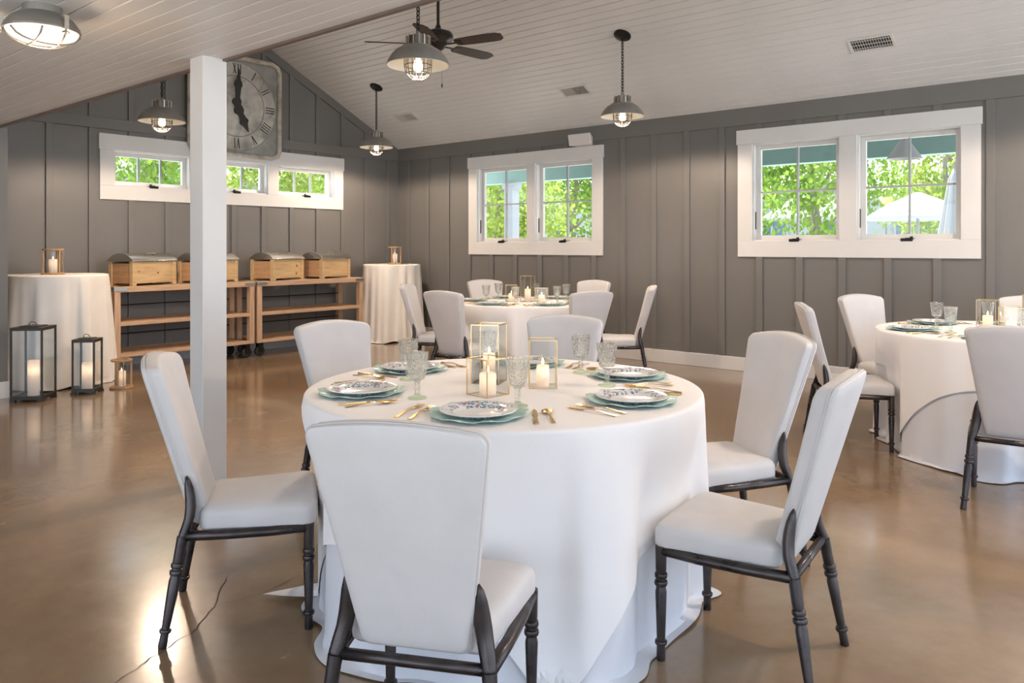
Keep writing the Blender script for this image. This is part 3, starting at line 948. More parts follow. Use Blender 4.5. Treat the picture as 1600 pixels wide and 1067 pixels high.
def strip(mb, pts, th):
    """flat bar lofted along x: pts = (x, half width, z)"""
    rr = [[(x_, -w_, z_), (x_, w_, z_), (x_, w_ * .8, z_ + th), (x_, -w_ * .8, z_ + th)] for x_, w_, z_ in pts]
    return mb.rings(rr)
HANDLE = [(.105, .0065, .0005), (.100, .0085, .0005), (.080, .0068, .002), (.040, .0042, .006), (.010, .0032, .008), (-.018, .0034, .006)]
def make_fork():
    mb = MB(); strip(mb, HANDLE + [(-.030, .0085, .0035), (-.045, .0115, .002), (-.050, .0118, .002)], .0022)
    for k in range(4):
        y = -.0096 + .0064 * k
        rr = [[(x_, y - .0017 * q, z), (x_, y + .0017 * q, z), (x_, y + .0015 * q, z + .002), (x_, y - .0015 * q, z + .002)] for x_, z, q in ((-.049, .002, 1), (-.075, .0015, 1), (-.093, .0045, .6))]
        mb.rings(rr)
    return mb.build('fork', 'gold', None, smooth='auto')
def make_knife():
    mb = MB(); strip(mb, [(.108, .006, .0005), (.104, .0085, .0005), (.085, .0078, .001), (.045, .0062, .001), (.012, .0055, .001)], .005)
    strip(mb, [(.014, .005, .0015), (.0, .0085, .0015), (-.05, .0092, .0015), (-.085, .0075, .0015), (-.105, .0015, .0015)], .0014)
    return mb.build('knife', 'gold', None, smooth='auto')
def make_spoon():
    mb = MB(); strip(mb, HANDLE, .0022)
    rr = []
    for k in range(13):
        q = k / 12; x_ = -.012 - .062 * q
        w_ = .0205 * max(.05, sin(pi * min(1, q ** .8 * .97 + .02))) ** .7
        ring = []
        for j in range(9):
            s_ = -1 + 2 * j / 8
            ring.append((x_, w_ * s_, .0075 - .0065 * (1 - s_ * s_) * sin(pi * q)))
        for j in range(8, -1, -1):
            s_ = -1 + 2 * j / 8
            ring.append((x_, w_ * s_, .0090 - .0060 * (1 - s_ * s_) * sin(pi * q)))
        rr.append(ring)
    mb.rings(rr)
    return mb.build('spoon', 'gold', None, smooth='auto')
PROTO = {}
def inst(kind, maker, loc, rotz):
    if kind not in PROTO:
        PROTO[kind] = maker(); o = PROTO[kind]
    else:
        o = copy_tree(PROTO[kind])
    o.location = loc; o.rotation_euler = (0, 0, rotz)
    return o
ZT = HT + .0062
def setting(center, az, phrase, dgl=22, rgl=.41, rp=.55):
    cx, cy = center
    a = radians(az)
    P = lambda d, r_, z: (cx + r_ * cos(a + radians(d)), cy + r_ * sin(a + radians(d)), z)
    tag(inst('charger', make_charger, P(0, rp, ZT + .001), random.uniform(0, 6)), 'mint scalloped charger plate ' + phrase, 'plate', 'mint charger plates')
    tag(inst('plate', make_plate, P(0, rp, ZT + .0048), random.uniform(0, 6)), 'white floral dinner plate ' + phrase, 'plate', 'floral dinner plates')
    tag(inst('goblet', make_goblet, P(dgl, rgl, ZT + .0005), random.uniform(0, 6)), 'pressed glass goblet ' + phrase, 'goblet', 'pressed glass goblets')
    for d, which in ((-19.5, 'inner'), (-24.5, 'outer')):
        tag(inst('fork', make_fork, P(d + random.uniform(-.6, .6), .565 + random.uniform(-.01, .01), ZT + .001), a + radians(d * .5 + random.uniform(-4, 4))), which + ' gold fork ' + phrase, 'fork', 'gold forks')
    tag(inst('knife', make_knife, P(18.5, .575, ZT + .001), a + radians(11 + random.uniform(-3, 3))), 'gold knife ' + phrase, 'knife', 'gold knives')
    tag(inst('spoon', make_spoon, P(23, .575, ZT + .001), a + radians(12 + random.uniform(-3, 3))), 'gold spoon ' + phrase, 'spoon', 'gold spoons')

S1 = {89: 'on the white post side of the table by the post',
      147.6: 'under the low ceiling, one place from the post side seat',
      -148: 'under the low ceiling, one place from the seat opposite the post',
      -85: 'straight opposite the white post at the nearby table',
      -29.5: 'at the table by the post, facing the plain window table',
      28: 'at the table by the post, facing the speaker window table'}
S2 = {2: 'at the window side of the table by the speaker box window',
      62: 'at the speaker window table, toward the corner cocktail table',
      122: 'at the speaker window table, toward the wooden carts',
      182: 'at the speaker window table, opposite the window side seat',
      242: 'at the speaker window table, opposite the cocktail table side seat',
      302: 'at the speaker window table, opposite the cart side seat'}
S3 = {0: 'at the window side of the table by the plain window',
      60: 'at the plain window table, one place from the window side seat',
      120: 'at the plain window table, one place from the opposite-window seat',
      180: 'at the plain window table, opposite the window side seat'}
GL = {-148: (15, .41), 147.6: (23, .405), 89: (24, .41), 28: (22, .44), -29.5: (21, .435), -85: (33, .40)}
for az, ph in S1.items():
    setting(T1, az, ph, *GL[az])
    caz, cr = CH1[az]
    place_chair(T1, caz, cr, ph, 'chairs at the table by the white post', {-148: -3}.get(az, 0))
for az, ph in S2.items():
    setting(T2, az, ph)
    place_chair(T2, {182: 185, 242: 246}.get(az, az), {182: 1.25, 2: 1.22, 62: 1.18, 122: 1.18}.get(az, 1.18), ph, 'chairs at the speaker window table')
for az, ph in S3.items():
    setting(T3, az, ph)
    place_chair(T3, {180: 189, 120: 117}.get(az, az), {180: 1.43}.get(az, 1.18), ph, 'chairs at the plain window table', {180: -4}.get(az, 0))

# ================================================================== CANDLES AND LANTERNS
def candle(x, y, z, r, h, label, group, flame=True, watts=None):
    c = empty('pillar_candle', (x, y, z)); tag(c, label, 'candle', group)
    MB().lathe([(r * .02, 0), (r * .98, 0), (r, .003), (r, h - .008), (r * .93, h), (r * .8, h - .002), (r * .5, h - .008), (r * .02, h - .010)], 24).build('wax_body', 'wax', c, smooth='auto')
    MB().tube([(0, 0, h - .012), (.001, 0, h + .004)], .001, 6).build('wick', 'black_metal', c)
    point_light('candle_glow', (0, 0, h * .72), watts or CANDLE_W, (1, .74, .52), c, .012)
    if flame:
        MB().lathe([(.0004, .0), (.004, .005), (.0052, .010), (.0035, .018), (.0004, .028)], 12, (0, 0, h)).build('flame', 'flame', c, smooth=True)
    return c
def box_frame(mb, sx, sy, z0, z1, t):
    for s in (-1, 1):
        for q in (-1, 1):
            mb.box(s * sx - t, s * sx + t, q * sy - t, q * sy + t, z0, z1)
    for z in (z0 + t, z1 - t):
        for s in (-1, 1):
            mb.box(-sx + t, sx - t, s * sy - t, s * sy + t, z - t, z + t)
            mb.box(s * sx - t, s * sx + t, -sy + t, sy - t, z - t, z + t)
    return mb
def gold_lantern(x, y, z, s, h, rot, label, ch, cr, cl):
    r = empty('glass_lantern', (x, y, z), radians(rot)); tag(r, label, 'lantern', 'brass and glass table lanterns')
    a = s / 2
    box_frame(MB(), a, a, 0, h, .0016).build('frame', 'gold_frame', r)
    for k in range(4):
        m4 = Matrix.Rotation(k * pi / 2, 4, 'Z')
        MB().box(a - .0012, a + .0003, -a + .003, a - .003, .003, h - .003, m4).build('pane', 'lantern_pane', r)
    MB().box(-a + .002, a - .002, -a + .002, a - .002, 0, .0025).build('floor_pane', 'lantern_pane', r)
    candle(x, y, z + .003, cr, ch, cl, 'candles in table lanterns')
gold_lantern(2.115, 1.890, ZT, .108, .137, 85, 'short brass-edged glass lantern ' + N1, .078, .031, 'lit pillar candle in the short lantern ' + N1)
gold_lantern(2.312, 2.059, ZT, .112, .235, 24, 'tall brass-edged glass lantern ' + N1, .113, .025, 'lit pillar candle in the tall lantern ' + N1)
gold_lantern(2.372, 1.835, ZT, .104, .186, 40, 'middle-height brass-edged glass lantern ' + N1, .082, .0245, 'lit pillar candle in the middle-height lantern ' + N1)
for T, nm, rot in ((T2, N2, 30), (T3, N3, 10)):
    offs = [(-.02, -.03, .255), (-.115, .10, .165), (.075, -.13, .135)] if T is T2 else [(.0, .10, .20), (-.10, -.04, .165), (.07, -.14, .235)]
    for (dx, dy, h), k in zip(offs, ('tall', 'middle-height', 'short')):
        if T is T3: k = {.20: 'middle-height', .165: 'short', .235: 'tall'}[h]
        gold_lantern(T[0] + dx, T[1] + dy, ZT, .108, h, rot + random.uniform(-15, 15), k + ' brass-edged glass lantern ' + nm, h * .48, .030, 'lit pillar candle in the %s lantern %s' % (k, nm))

def floor_lantern(x, y, s, h, rot, label, ch, cl):
    r = empty('floor_lantern', (x, y, 0), radians(rot)); tag(r, label, 'lantern', 'black floor lanterns')
    a = s / 2
    b = MB().box(-a, a, -a, a, .018, .034)
    for q in (-1, 1):
        for p in (-1, 1): b.box(q * a * .85 - .02, q * a * .85 + .02, p * a * .85 - .02, p * a * .85 + .02, 0, .018)
    b.build('base', 'lantern_metal', r)
    box_frame(MB(), a - .008, a - .008, .034, h - .02, .007).build('frame', 'lantern_metal', r)
    for k in range(4):
        MB().box(a - .010, a - .0075, -a + .015, a - .015, .045, h - .032, Matrix.Rotation(k * pi / 2, 4, 'Z')).build('pane', 'lantern_pane', r)
    t = MB().box(-a, a, -a, a, h - .02, h - .008)
    t.box(-a * .6, a * .6, -a * .6, a * .6, h - .008, h)
    t.build('lid', 'lantern_metal', r, bevel=.002)
    MB().tube([(-.06, .0, h), (-.055, .012, h + .02), (0, .02, h + .032), (.055, .012, h + .02), (.06, 0, h)], .003, 6).build('handle', 'lantern_metal', r, smooth=True)
    candle(x, y, .034, .045, ch, cl, 'candles in floor lanterns', False, CANDLE_W * 3)
floor_lantern(2.434, 7.362, .258, .630, 46.5, 'large black-framed glass floor lantern before the cocktail table', .30, 'tall ivory candle in the large floor lantern')
floor_lantern(2.855, 7.336, .192, .490, 47.5, 'smaller black-framed glass floor lantern with ring handle', .235, 'ivory candle in the smaller floor lantern')

def wood_lantern(x, y, z, h, rot, label, cl):
    r = empty('wooden_lantern', (x, y, z), radians(rot)); tag(r, label, 'lantern', 'wooden candle lanterns')
    MB().lathe([(.098, 0), (.102, .004), (.102, .014), (.098, .018)], 32, cap0=True, cap1=True).build('base', 'lantern_wood', r, smooth='auto')
    rg = [(.060, h - .018), (.088, h - .018), (.092, h - .014), (.092, h - .002), (.088, h), (.060, h), (.060, h - .018)]
    MB().lathe(rg, 32).build('top_ring', 'lantern_wood', r, smooth='auto')
    for k in range(3):
        a = k * 2 * pi / 3 + .5
        MB().box(-.008, .008, -.006, .006, .016, h - .016, Matrix.Translation((.080 * cos(a), .080 * sin(a), 0)) @ Matrix.Rotation(a, 4, 'Z')).build('upright', 'lantern_wood', r)
    MB().lathe([(.055, .018), (.055, h - .03), (.053, h - .03), (.053, .018), (.055, .018)], 28).build('glass_cylinder', 'lantern_pane', r, smooth='auto')
    for s in (-1, 1):
        MB().tube([(s * .09, 0, h - .012), (s * .115, .0, h - .05), (s * .100, .0, h - .11), (s * .112, 0, .03), (s * .1, 0, .01)], .0035, 6).build('rope_handle', 'lantern_wood', r, smooth=True)
    candle(x, y, z + .018, .036, h * .52, cl, 'candles in wooden lanterns', True, CANDLE_W)
wood_lantern(2.83, 8.06, HC + .002, .245, 20, 'wooden candle lantern standing on the cocktail table behind floor lanterns', 'candle in the wooden lantern on the cocktail table behind floor lanterns')
wood_lantern(7.21, 8.18, HC + .022, .245, 50, 'wooden candle lantern standing on the corner cocktail table', 'candle in the wooden lantern on the corner cocktail table')
wood_lantern(3.152, 7.337, 0, .265, 75, 'wooden candle lantern standing on the floor by the cart', 'candle in the wooden lantern on the floor')

# ================================================================== CARTS AND CHAFING BOXES
def cart(x0, x1, label):
    y0, y1, H = 8.15, 8.66, .89
    r = empty('buffet_cart', ((x0 + x1) / 2, (y0 + y1) / 2, 0)); tag(r, label, 'cart', 'rolling wooden buffet carts')
    l, d = (x1 - x0) / 2, (y1 - y0) / 2
    n = 3
    for k in range(n):
        a, b = -d + 2 * d * k / n, -d + 2 * d * (k + 1) / n
        MB().box(-l, l, a + .001, b - .001, H - .058, H).build('top_board', 'wood_x', r, bevel=.003)
    for s in (-1, 1):
        for q in (-1, 1):
            MB().box(s * (l - .033) - .031, s * (l - .033) + .031, q * (d - .036) - .034, q * (d - .036) + .034, .165, H - .058).build('leg', 'wood_z', r, bevel=.003)
            br = MB().box(s * (l - .06) - .066, s * (l - .06) + .066, q * (d + .001) - .003, q * (d + .001) + .003, H - .045, H - .010)
            br.box(s * (l + .001) - .003, s * (l + .001) + .003, q * (d - .05) - .052, q * (d - .05) + .052, H - .045, H - .010)
            br.build('corner_bracket', 'steel', r)
            # caster
            cx, cy = s * (l - .07), q * (d - .07)
            cs = MB().box(cx - .045, cx + .045, cy - .04, cy + .04, .155, .165)
            cs.box(cx - .03, cx + .03, cy - .034, cy - .026, .05, .156).box(cx - .03, cx + .03, cy + .026, cy + .034, .05, .156)
            c_ = cs.build('caster', 'black_metal', r)
            wh = MB().rings([[(cx + rr_ * cos(t), cy + yy, .062 + rr_ * sin(t)) for t in [2 * pi * i / 24 for i in range(24)]] for rr_, yy in ((.02, -.024), (.052, -.022), (.0615, -.014), (.0615, .014), (.052, .022), (.02, .024))])
            wh.build('wheel', 'rubber', c_, smooth='auto')
    for z0, z1 in ((.165, .205), (.487, .527)):
        for q in (-1, 1):
            MB().box(-l + .064, l - .064, q * (d - .022) - .020, q * (d - .022) + .020, z0, z1).build('shelf_rail', 'wood_x', r, bevel=.002)
        for k in range(3):
            a, b = -d + .044 + (2 * d - .088) * k / 3, -d + .044 + (2 * d - .088) * (k + 1) / 3
            MB().box(-l + .066, l - .066, a + .002, b - .002, z1 - .022, z1 - .002).build('shelf_board', 'wood_x', r)
    for z in (.36, .67):
        MB().tube([(-l + .05, d - .05, z), (l - .05, d - .05, z)], .006, 8).build('guard_rod', 'black_metal', r)
    return r
cart(3.43, 5.02, 'pine rolling cart beside the cocktail table behind floor lanterns')
cart(5.055, 6.63, 'pine rolling cart beside the corner cocktail table')

def chafing(px, py, rot, label, knots=(), up=False):
    """px,py = front-left corner; long side along local x"""
    r = empty('chafing_box', (px, py, .891), radians(rot)); tag(r, label, 'box', 'wooden chafing boxes')
    Lx, Ly, h = .575, .34, .255
    p = 'pine'
    for s in (0, 1):
        for q in (0, 1):
            x_, y_ = s * Lx, q * Ly
            MB().box(x_ - .004 if s == 0 else x_ - .046, x_ + .046 if s == 0 else x_ + .004, y_ - .004 if q == 0 else y_ - .046, y_ + .046 if q == 0 else y_ + .004, 0, h).build('corner_post', p, r, bevel=.003)
    MB().box(.044, Lx - .044, .004, .022, .025, h - .006).build('front_board', 'pine', r)
    MB().box(.044, Lx - .044, Ly - .022, Ly - .004, .025, h - .006).build('back_board', 'pine', r)
    for x_ in (.004, Lx - .022):
        MB().box(x_, x_ + .018, .044, Ly - .044, .025, h - .022).build('end_board', 'pine_warm', r)
    MB().box(.02, Lx - .02, .02, Ly - .02, .030, .040).build('bottom_board', 'pine', r)
    # arched steel lid
    lid = MB()
    n = 16
    W = Ly + .03
    def arc(k, off, up):
        t = -1 + 2 * k / n
        return (Ly / 2 + t * (W / 2 + off), h + .008 + up + .078 * (1 - abs(t) ** 2.2))
    rings = []
    for x_, sc, dz in ((-.014, 1.0, 0), (-.014, 1.0, 0), (Lx + .014, 1.0, 0)):
        ring = [(x_, *arc(k, 0, 0)) for k in range(n + 1)] + [(x_, Ly / 2 + W / 2, h), (x_, Ly / 2 - W / 2, h)]
        rings.append(ring)
    lid.rings(rings[1:])
    lo = lid.build('lid', 'steel', r, smooth='auto', bevel=.003)
    hz = h + .085
    y0_ = Ly * .30
    if up: hp = [(Lx * .40, y0_, hz - .020), (Lx * .40, y0_ - .012, hz + .022), (Lx * .60, y0_ - .012, hz + .022), (Lx * .60, y0_, hz - .020)]
    else: hp = [(Lx * .40, y0_ + .02, hz - .010), (Lx * .40, y0_ - .035, hz - .004), (Lx * .60, y0_ - .035, hz - .004), (Lx * .60, y0_ + .02, hz - .010)]
    MB().tube(hp, .006, 8).build('lid_handle', 'chrome', lo, smooth='auto')
    for kx, kz, kr in knots:
        MB().rings([[(kx + kr * 1.2 * cos(t), .0032 - yy, kz + kr * sin(t)) for t in [2 * pi * i / 14 for i in range(14)]] for yy in (0, .0006)]).build('wood_knot', 'knot', r)
    return r
chafing(3.62, 8.165, 18, 'wooden chafing box with steel lid, first one next the floor lantern table', ((.33, .13, .010), (.08, .15, .008)))
chafing(4.372, 8.175, 18, 'wooden chafing box with steel lid partly hidden by the white post')
chafing(5.277, 8.165, 18, 'wooden chafing box with two dark knots, on the corner side cart', ((.45, .17, .014), (.44, .075, .013)))
chafing(5.995, 8.18, 15, 'wooden chafing box with upright steel lid handle, next the corner cocktail table', (), True)

# ================================================================== CLOCK
ck = empty('wall_clock', (5.095, YG - .024, 3.02)); tag(ck, 'big square aged clock with Roman numerals on the gable wall', 'clock')
def chamf(w_, h_, c_, y_):
    return [(-w_ + c_, y_, -h_), (w_ - c_, y_, -h_), (w_ - c_ * .3, y_, -h_ + c_ * .3), (w_, y_, -h_ + c_), (w_, y_, h_ - c_), (w_ - c_ * .3, y_, h_ - c_ * .3), (w_ - c_, y_, h_), (-w_ + c_, y_, h_), (-w_ + c_ * .3, y_, h_ - c_ * .3), (-w_, y_, h_ - c_), (-w_, y_, -h_ + c_), (-w_ + c_ * .3, y_, -h_ + c_ * .3)]
A = .625
MB().rings([chamf(A - .02, A - .025, .09, 0), chamf(A - .02, A - .025, .09, -.03)]).build('back_panel', 'clock_back', ck)
MB().tube([(p[0], -.042, p[2]) for p in chamf(A - .026, A - .03, .10, 0)], .030, 10, closed=True).build('frame', 'clock_frame', ck, smooth=True)
def disc(r0, r1, y0, y1, n=64):
    return MB().rings([[(r_ * cos(2 * pi * i / n), y_, r_ * sin(2 * pi * i / n)) for i in range(n)] for r_, y_ in ((r1, y0), (r1, y1), (r1 - .012, y1 - .006), (r0, y1 - .006))], cap0=False, cap1=True)
disc(.005, .552, -.03, -.042).build('dial', 'clock', ck, smooth='auto')
for rad_, t_ in ((.372, .007), (.542, .006)):
    MB().tube([(rad_ * cos(2 * pi * i / 64), -.047, rad_ * sin(2 * pi * i / 64)) for i in range(64)], t_, 6, closed=True).build('dial_ring', 'clock_back', ck, smooth=True)
ROM = ['XII', 'I', 'II', 'III', 'IIII', 'V', 'VI', 'VII', 'VIII', 'IX', 'X', 'XI']
for hnum, txt in enumerate(ROM):
    a = pi / 2 - hnum * pi / 6
    mb = MB()
    wd = {'I': .032, 'V': .060, 'X': .064}
    tot = sum(wd[c] for c in txt); cx = -tot / 2
    mt = Matrix.Rotation(-(a - pi / 2), 4, 'Y')
    def bar(x0, x1, hgt=.125, w_=.0055):
        q = [(x0 - w_, -hgt / 2), (x0 + w_, -hgt / 2), (x1 + w_, hgt / 2), (x1 - w_, hgt / 2)]
        vs_ = [tuple(mt @ Vector((p[0], yy, p[1] + .457))) for yy in (-.0475, -.0515) for p in q]
        mb.add(vs_, [(3, 2, 1, 0), (4, 5, 6, 7), (0, 1, 5, 4), (1, 2, 6, 5), (2, 3, 7, 6), (3, 0, 4, 7)])
    for c in txt:
        m_ = cx + wd[c] / 2
        if c == 'I': bar(m_, m_)
        elif c == 'V': bar(m_, m_ - .018, w_=.006); bar(m_, m_ + .018, w_=.003)
        else: bar(m_ - .018, m_ + .018, w_=.003); bar(m_ + .018, m_ - .018, w_=.006)
        cx += wd[c]
    mb.build('numeral', 'clock_ink', ck)
def hand(length, ang_, y_, w_):
    pr = [(-.10, .010), (-.085, .035), (-.05, .045), (-.02, .03), (.02, .05), (.07, .052), (.11, .030), (.5, .040), (.56, .055), (.64, .050), (.70, .030), (1.0, .003)]
    L_ = [(w_ * q, length * t if t > .11 else t) for t, q in pr]
    poly = [(x_, z_) for x_, z_ in L_] + [(-x_, z_) for x_, z_ in reversed(L_)]
    ca, sa = cos(ang_), sin(ang_)
    poly = [(x_ * ca + z_ * sa, -x_ * sa + z_ * ca) for x_, z_ in poly]
    mb = MB(); n = len(poly)
    v0 = [(x_, y_, z_) for x_, z_ in poly]; v1 = [(x_, y_ - .005, z_) for x_, z_ in poly]
    mb.add(v0 + v1, [(i, (i + 1) % n, n + (i + 1) % n, n + i) for i in range(n)] + [(i, i + 1, n - 2 - i, n - 1 - i) for i in range(n // 2 - 1)] + [(n + n - 1 - i, n + n - 2 - i, n + i + 1, n + i) for i in range(n // 2 - 1)])
    return mb
hand(.46, radians(3), -.056, 1.0).build('minute_hand', 'clock_ink', ck)
hand(.34, radians(154), -.063, 1.15).build('hour_hand', 'clock_ink', ck)

# ================================================================== PENDANTS, BULKHEAD, FAN
def link_chain(z0, z1):
    mb = MB()
    L_ = .040
    n = max(2, int(round((z1 - z0) / (L_ * .72))))
    st = (z1 - z0) / n
    for k in range(n):
        zc = z0 + st * (k + .5)
        pts = []
        for i in range(12):
            t = 2 * pi * i / 12
            a = .0115 * cos(t); b = (st * .5 + .006) * sin(t)
            pts.append((a, 0, zc + b) if k % 2 else (0, a, zc + b))
        mb.tube(pts, .0040, 6, closed=True)
    return mb
def pendant(x, y, zb, ztop, tilt, label):
    """zb = bottom of the cage; ztop = ceiling point"""
    r = empty('pendant_lamp', (x, y, zb)); tag(r, label, 'lamp', 'caged pendant lamps')
    R = .212
    out = [(.105, .222), (.120, .218), (.150, .200), (.178, .172), (.200, .138), (.212, .108), (.2125, .104)]
    MB().lathe(out, 40).build('shade', 'grey_metal', r, smooth=True)
    MB().lathe([(q - .003, z - .003) for q, z in out[::-1]] + [(.02, .217)], 40).build('shade_lining', 'lining', r, smooth=True)
    MB().lathe([(.01, .222), (.108, .222), (.108, .228), (.078, .230), (.078, .238), (.062, .240), (.062, .300), (.040, .305), (.020, .310), (.012, .330), (.005, .332)], 28).build('socket_housing', 'grey_metal', r, smooth='auto')
    for k in range(14):
        a = 2 * pi * k / 14
        MB().box(.058, .086, -.004, .004, .234, .300, Matrix.Rotation(a, 4, 'Z')).build('cooling_fin', 'steel', r)
    cg = MB()
    Rg = .092
    for k in range(10):
        a = 2 * pi * k / 10
        pts = [(Rg * cos(a), Rg * sin(a), .215), (Rg * cos(a), Rg * sin(a), .10)]
        for j in range(1, 7):
            t = j / 6 * pi / 2
            pts.append((Rg * cos(t) * cos(a) if j < 6 else .004 * cos(a), Rg * cos(t) * sin(a) if j < 6 else .004 * sin(a), .092 - .090 * sin(t)))
        cg.tube(pts, .0028, 5)
    for z, q in ((.10, Rg), (.047, Rg * .86), (.014, Rg * .5)):
        cg.tube([(q * cos(2 * pi * i / 32), q * sin(2 * pi * i / 32), z) for i in range(32)], .0028, 5, closed=True)
    cg.build('wire_cage', 'cage', r, smooth=True)
    gl = [(.080, .213), (.080, .095)] + [(max(.001, .080 * cos(j / 8 * pi / 2)), .092 - .076 * sin(j / 8 * pi / 2)) for j in range(9)]
    MB().lathe(gl, 28).build('glass_globe', 'globe', r, smooth=True)
    MB().lathe([(.001, .055), (.020, .060), (.030, .078), (.032, .098), (.026, .125), (.016, .150), (.014, .19)], 20).build('bulb', 'bulb', r, smooth=True)
    ld = bpy.data.lights.new('pendant_light', 'SPOT'); ld.energy = PENDANT_W; ld.color = (1, .78, .60); ld.shadow_soft_size = .07
    ld.spot_size = radians(168); ld.spot_blend = .25
    lo_ = bpy.data.objects.new('pendant_light', ld); COL.objects.link(lo_); lo_.location = (0, 0, .045); lo_.parent = r
    zc = ztop - zb
    link_chain(.325, zc - .02).build('chain', 'black_metal', r, smooth=True)
    cn = MB().lathe([(.001, -.034), (.014, -.034), (.020, -.028), (.070, -.022), (.085, -.008), (.085, .004)], 28).build('ceiling_canopy', 'black_metal', r, smooth='auto', loc=(0, 0, zc))
    cn.rotation_euler = (0, tilt, 0)
    return r
def ceil_z(x): return ZE + PITCH * ((XR - x) if x > XRIDGE else (x - (2 * XRIDGE - XR)))
for x, y, zb, lab in ((6.495, 4.04, 2.470, 'caged pendant lamp hanging between the two double casement windows'),
                      (6.518, 7.75, 2.474, 'caged pendant lamp hanging near the gable wall over the corner side'),
                      (3.61, 3.86, 2.425, 'caged pendant lamp hanging in front of the ceiling fan'),
                      (3.50, 7.28, 2.385, 'caged pendant lamp hanging near the gable wall by the white post'),
                      (6.50, .33, 2.470, 'added unseen caged pendant lamp over the window side of the plain window table'),  # this lamp and the next are out of view, added to spread light
                      (3.58, .15, 2.430, 'added unseen caged pendant lamp at the open end of the hall')):
    pendant(x, y, zb, ceil_z(x), ang if x > XRIDGE else -ang, lab)

bl = empty('bulkhead_light', (1.245, 3.665, ZFLAT)); tag(bl, 'round caged bulkhead light fixed to the low flat ceiling', 'lamp')
MB().lathe([(.075, 0), (.075, -.030), (.082, -.034), (.120, -.055), (.142, -.085), (.146, -.100), (.140, -.102)], 40).build('housing', 'grey_metal', bl, smooth='auto')
MB().lathe([(.138, -.100)] + [(max(.001, .138 * cos(j / 9 * pi / 2)), -.100 - .060 * sin(j / 9 * pi / 2)) for j in range(1, 10)], 36).build('frosted_lens', 'lens', bl, smooth=True)
cgm = MB()
for off in (-.045, .045):
    for ax in (0, 1):
        half = sqrt(.142 ** 2 - off ** 2)
        pts = []
        for j in range(13):
            t = -1 + 2 * j / 12
            p = (off, half * t) if ax == 0 else (half * t, off)
            pts.append((p[0], p[1], -.104 - .064 * sqrt(max(0, 1 - (hypot(*p) / .144) ** 2))))
        cgm.tube(pts, .0042, 6)
cgm.tube([(.142 * cos(2 * pi * i / 40), .142 * sin(2 * pi * i / 40), -.102) for i in range(40)], .006, 6, closed=True)
cgm.build('guard_cage', 'grey_metal', bl, smooth=True)
for k in range(3):
    a = radians(-75 + 120 * k)
    m4 = Matrix.Rotation(a, 4, 'Z')
    cl = MB().box(.138, .158, -.010, .010, -.112, -.055, m4)
    cl.tube([tuple(m4 @ Vector(p)) for p in ((.150, 0, -.11), (.152, 0, -.135))], .004, 6)
    cl.tube([tuple(m4 @ Vector(p)) for p in ((.152, -.016, -.128), (.152, 0, -.120), (.152, .016, -.128))], .004, 6)
    cl.build('wing_clamp', 'steel', bl, smooth='auto')
point_light('bulkhead_glow', (0, 0, -.20), 5, (1, .72, .46), bl, .10)

fan = empty('ceiling_fan', (XRIDGE, 5.12, 3.17)); tag(fan, 'dark bronze ceiling fan with five wooden blades on a long downrod', 'fan')
MB().tube([(0, 0, .10), (0, 0, zr - 3.17 - .02)], .014, 12).build('downrod', 'fan_metal', fan, smooth='auto')
MB().lathe([(.07, zr - 3.17 + .04), (.07, zr - 3.17 - .03), (.03, zr - 3.17 - .08), (.016, zr - 3.17 - .09)], 24).build('canopy', 'fan_metal', fan, smooth='auto')
MB().lathe([(.012, .185), (.020, .175), (.032, .135), (.060, .130), (.125, .105), (.140, .080), (.142, .050), (.125, .030), (.085, .020), (.085, .0), (.070, -.012), (.055, -.045), (.030, -.060), (.012, -.075), (.001, -.076)], 36).build('motor_housing', 'fan_metal', fan, smooth='auto')
for k in range(5):
    a = radians(-77 + 72 * k)
    m4 = Matrix.Rotation(a, 4, 'Z') @ Matrix.Translation((0, 0, -.005)) @ Matrix.Rotation(radians(-13), 4, 'X')
    prof = [(.19, .045), (.21, .060), (.35, .070), (.55, .074), (.62, .070), (.66, .040)]
    poly = [(x_, w_) for x_, w_ in prof] + [(x_ + (.012 if i == 0 else 0), -w_ * .95) for i, (x_, w_) in enumerate(reversed(prof))]
    n = len(poly)
    v0 = [tuple(m4 @ Vector((p[0], p[1], -.004))) for p in poly]; v1 = [tuple(m4 @ Vector((p[0], p[1], .004))) for p in poly]
    bl_ = MB().add(v0 + v1, [tuple(range(n))[::-1], tuple(range(n, 2 * n))] + [(i, (i + 1) % n, n + (i + 1) % n, n + i) for i in range(n)]).build('blade', 'fan_blade', fan)
    ir = MB().box(.07, .20, -.012, .012, -.010, -.004, m4)
    ir.box(.19, .245, -.035, .035, -.010, -.004, m4)
    ir.build('blade_iron', 'fan_metal', bl_, bevel=.002)
pch = MB().tube([(.03, -.02, -.06), (.03, -.02, -.36)], .0012, 5)
pch.lathe([(.001, -.40), (.006, -.395), (.006, -.37), (.001, -.36)], 10, (.03, -.02, 0))
pch.build('pull_chain', 'fan_metal', fan)

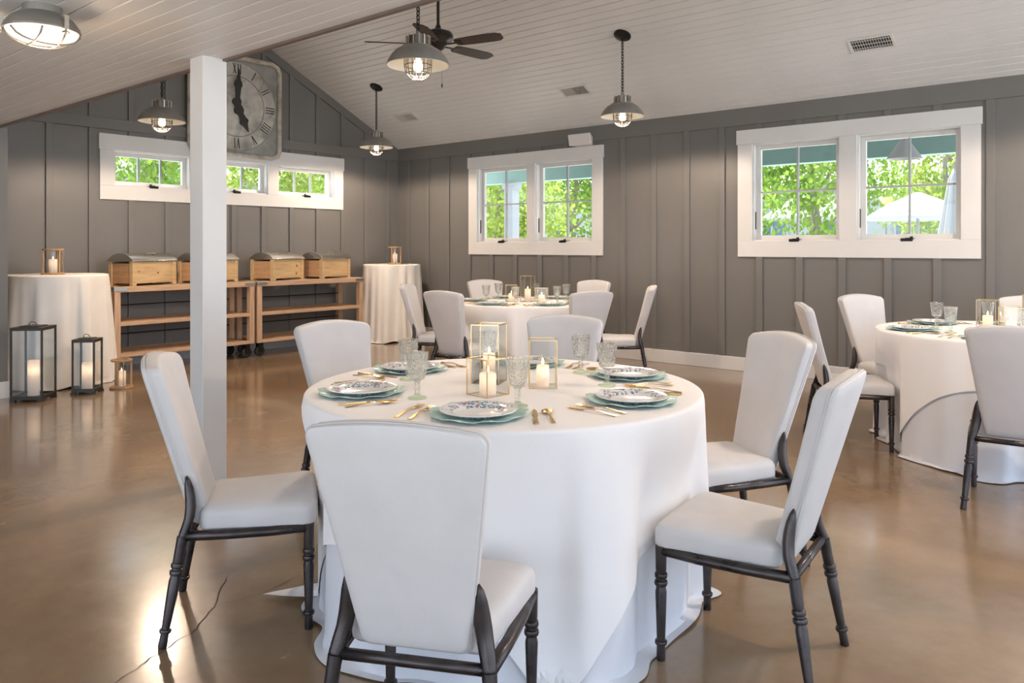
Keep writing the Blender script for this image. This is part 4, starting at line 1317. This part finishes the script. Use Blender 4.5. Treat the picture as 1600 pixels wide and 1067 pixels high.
# ================================================================== VENTS AND SPEAKER
def vent(xc, yc, label, grid):
    r = empty('ceiling_vent'); tag(r, label, 'vent', 'white ceiling vents')
    r.matrix_world = Matrix.Translation((xc, yc, ceil_z(xc))) @ Matrix(((-cos(ang), 0, sin(ang), 0), (0, 1, 0, 0), (sin(ang), 0, cos(ang), 0), (0, 0, 0, 1)))
    a, b = .095, .185
    f = MB()
    for x0, x1, y0, y1 in ((-a, -a + .025, -b, b), (a - .025, a, -b, b), (-a + .025, a - .025, -b, -b + .025), (-a + .025, a - .025, b - .025, b)):
        f.box(x0, x1, y0, y1, -.010, .001)
    f.build('frame', 'vent', r, bevel=.002)
    MB().box(-a + .02, a - .02, -b + .02, b - .02, -.002, .0005).build('duct_shade', 'dark', r)  # flat dark sheet painted as the shade behind the louvers
    n = 15
    for k in range(n):
        y_ = -b + .03 + (2 * b - .06) * (k + .5) / n
        tilt_ = .7 if (not grid and y_ > 0) else -.15
        m4 = Matrix.Translation((0, y_, -.006)) @ Matrix.Rotation(tilt_, 4, 'X')
        MB().box(-a + .022, a - .022, -.0012 - (.004 if tilt_ > .5 else 0), .0012 + (.004 if tilt_ > .5 else 0), -.004, .004, m4).build('louver', 'vent', r)
    if grid:
        for k in range(1, 4):
            x_ = -a + 2 * a * k / 4
            MB().box(x_ - .0015, x_ + .0015, -b + .02, b - .02, -.009, -.003).build('crossbar', 'vent', r)
vent(7.12, 1.92, 'white grid ceiling vent above the plain window', True)
vent(7.13, 5.06, 'white ceiling vent above the speaker box window', False)
vent(7.13, 7.85, 'white ceiling vent nearest the corner cocktail table', False)

sp = empty('speaker_box', (XR - .035, 5.34, 2.517)); tag(sp, 'white tilted speaker box on the head casing of the window', 'speaker')
MB().rings([[(0.008, -.11, 0), (.008, .11, 0), (.008, .11, .10), (.008, -.11, .10)], [(-.10, -.165, .004), (-.10, .165, .004), (-.13, .165, .135), (-.13, -.165, .135)]]).build('cabinet', 'plastic', sp, bevel=.006)
MB().rings([[(-.101, -.150, .016), (-.101, .150, .016), (-.129, .150, .122), (-.129, -.150, .122)], [(-.106, -.147, .018), (-.106, .147, .018), (-.133, .147, .119), (-.133, -.147, .119)]]).build('grille', 'vent', sp)
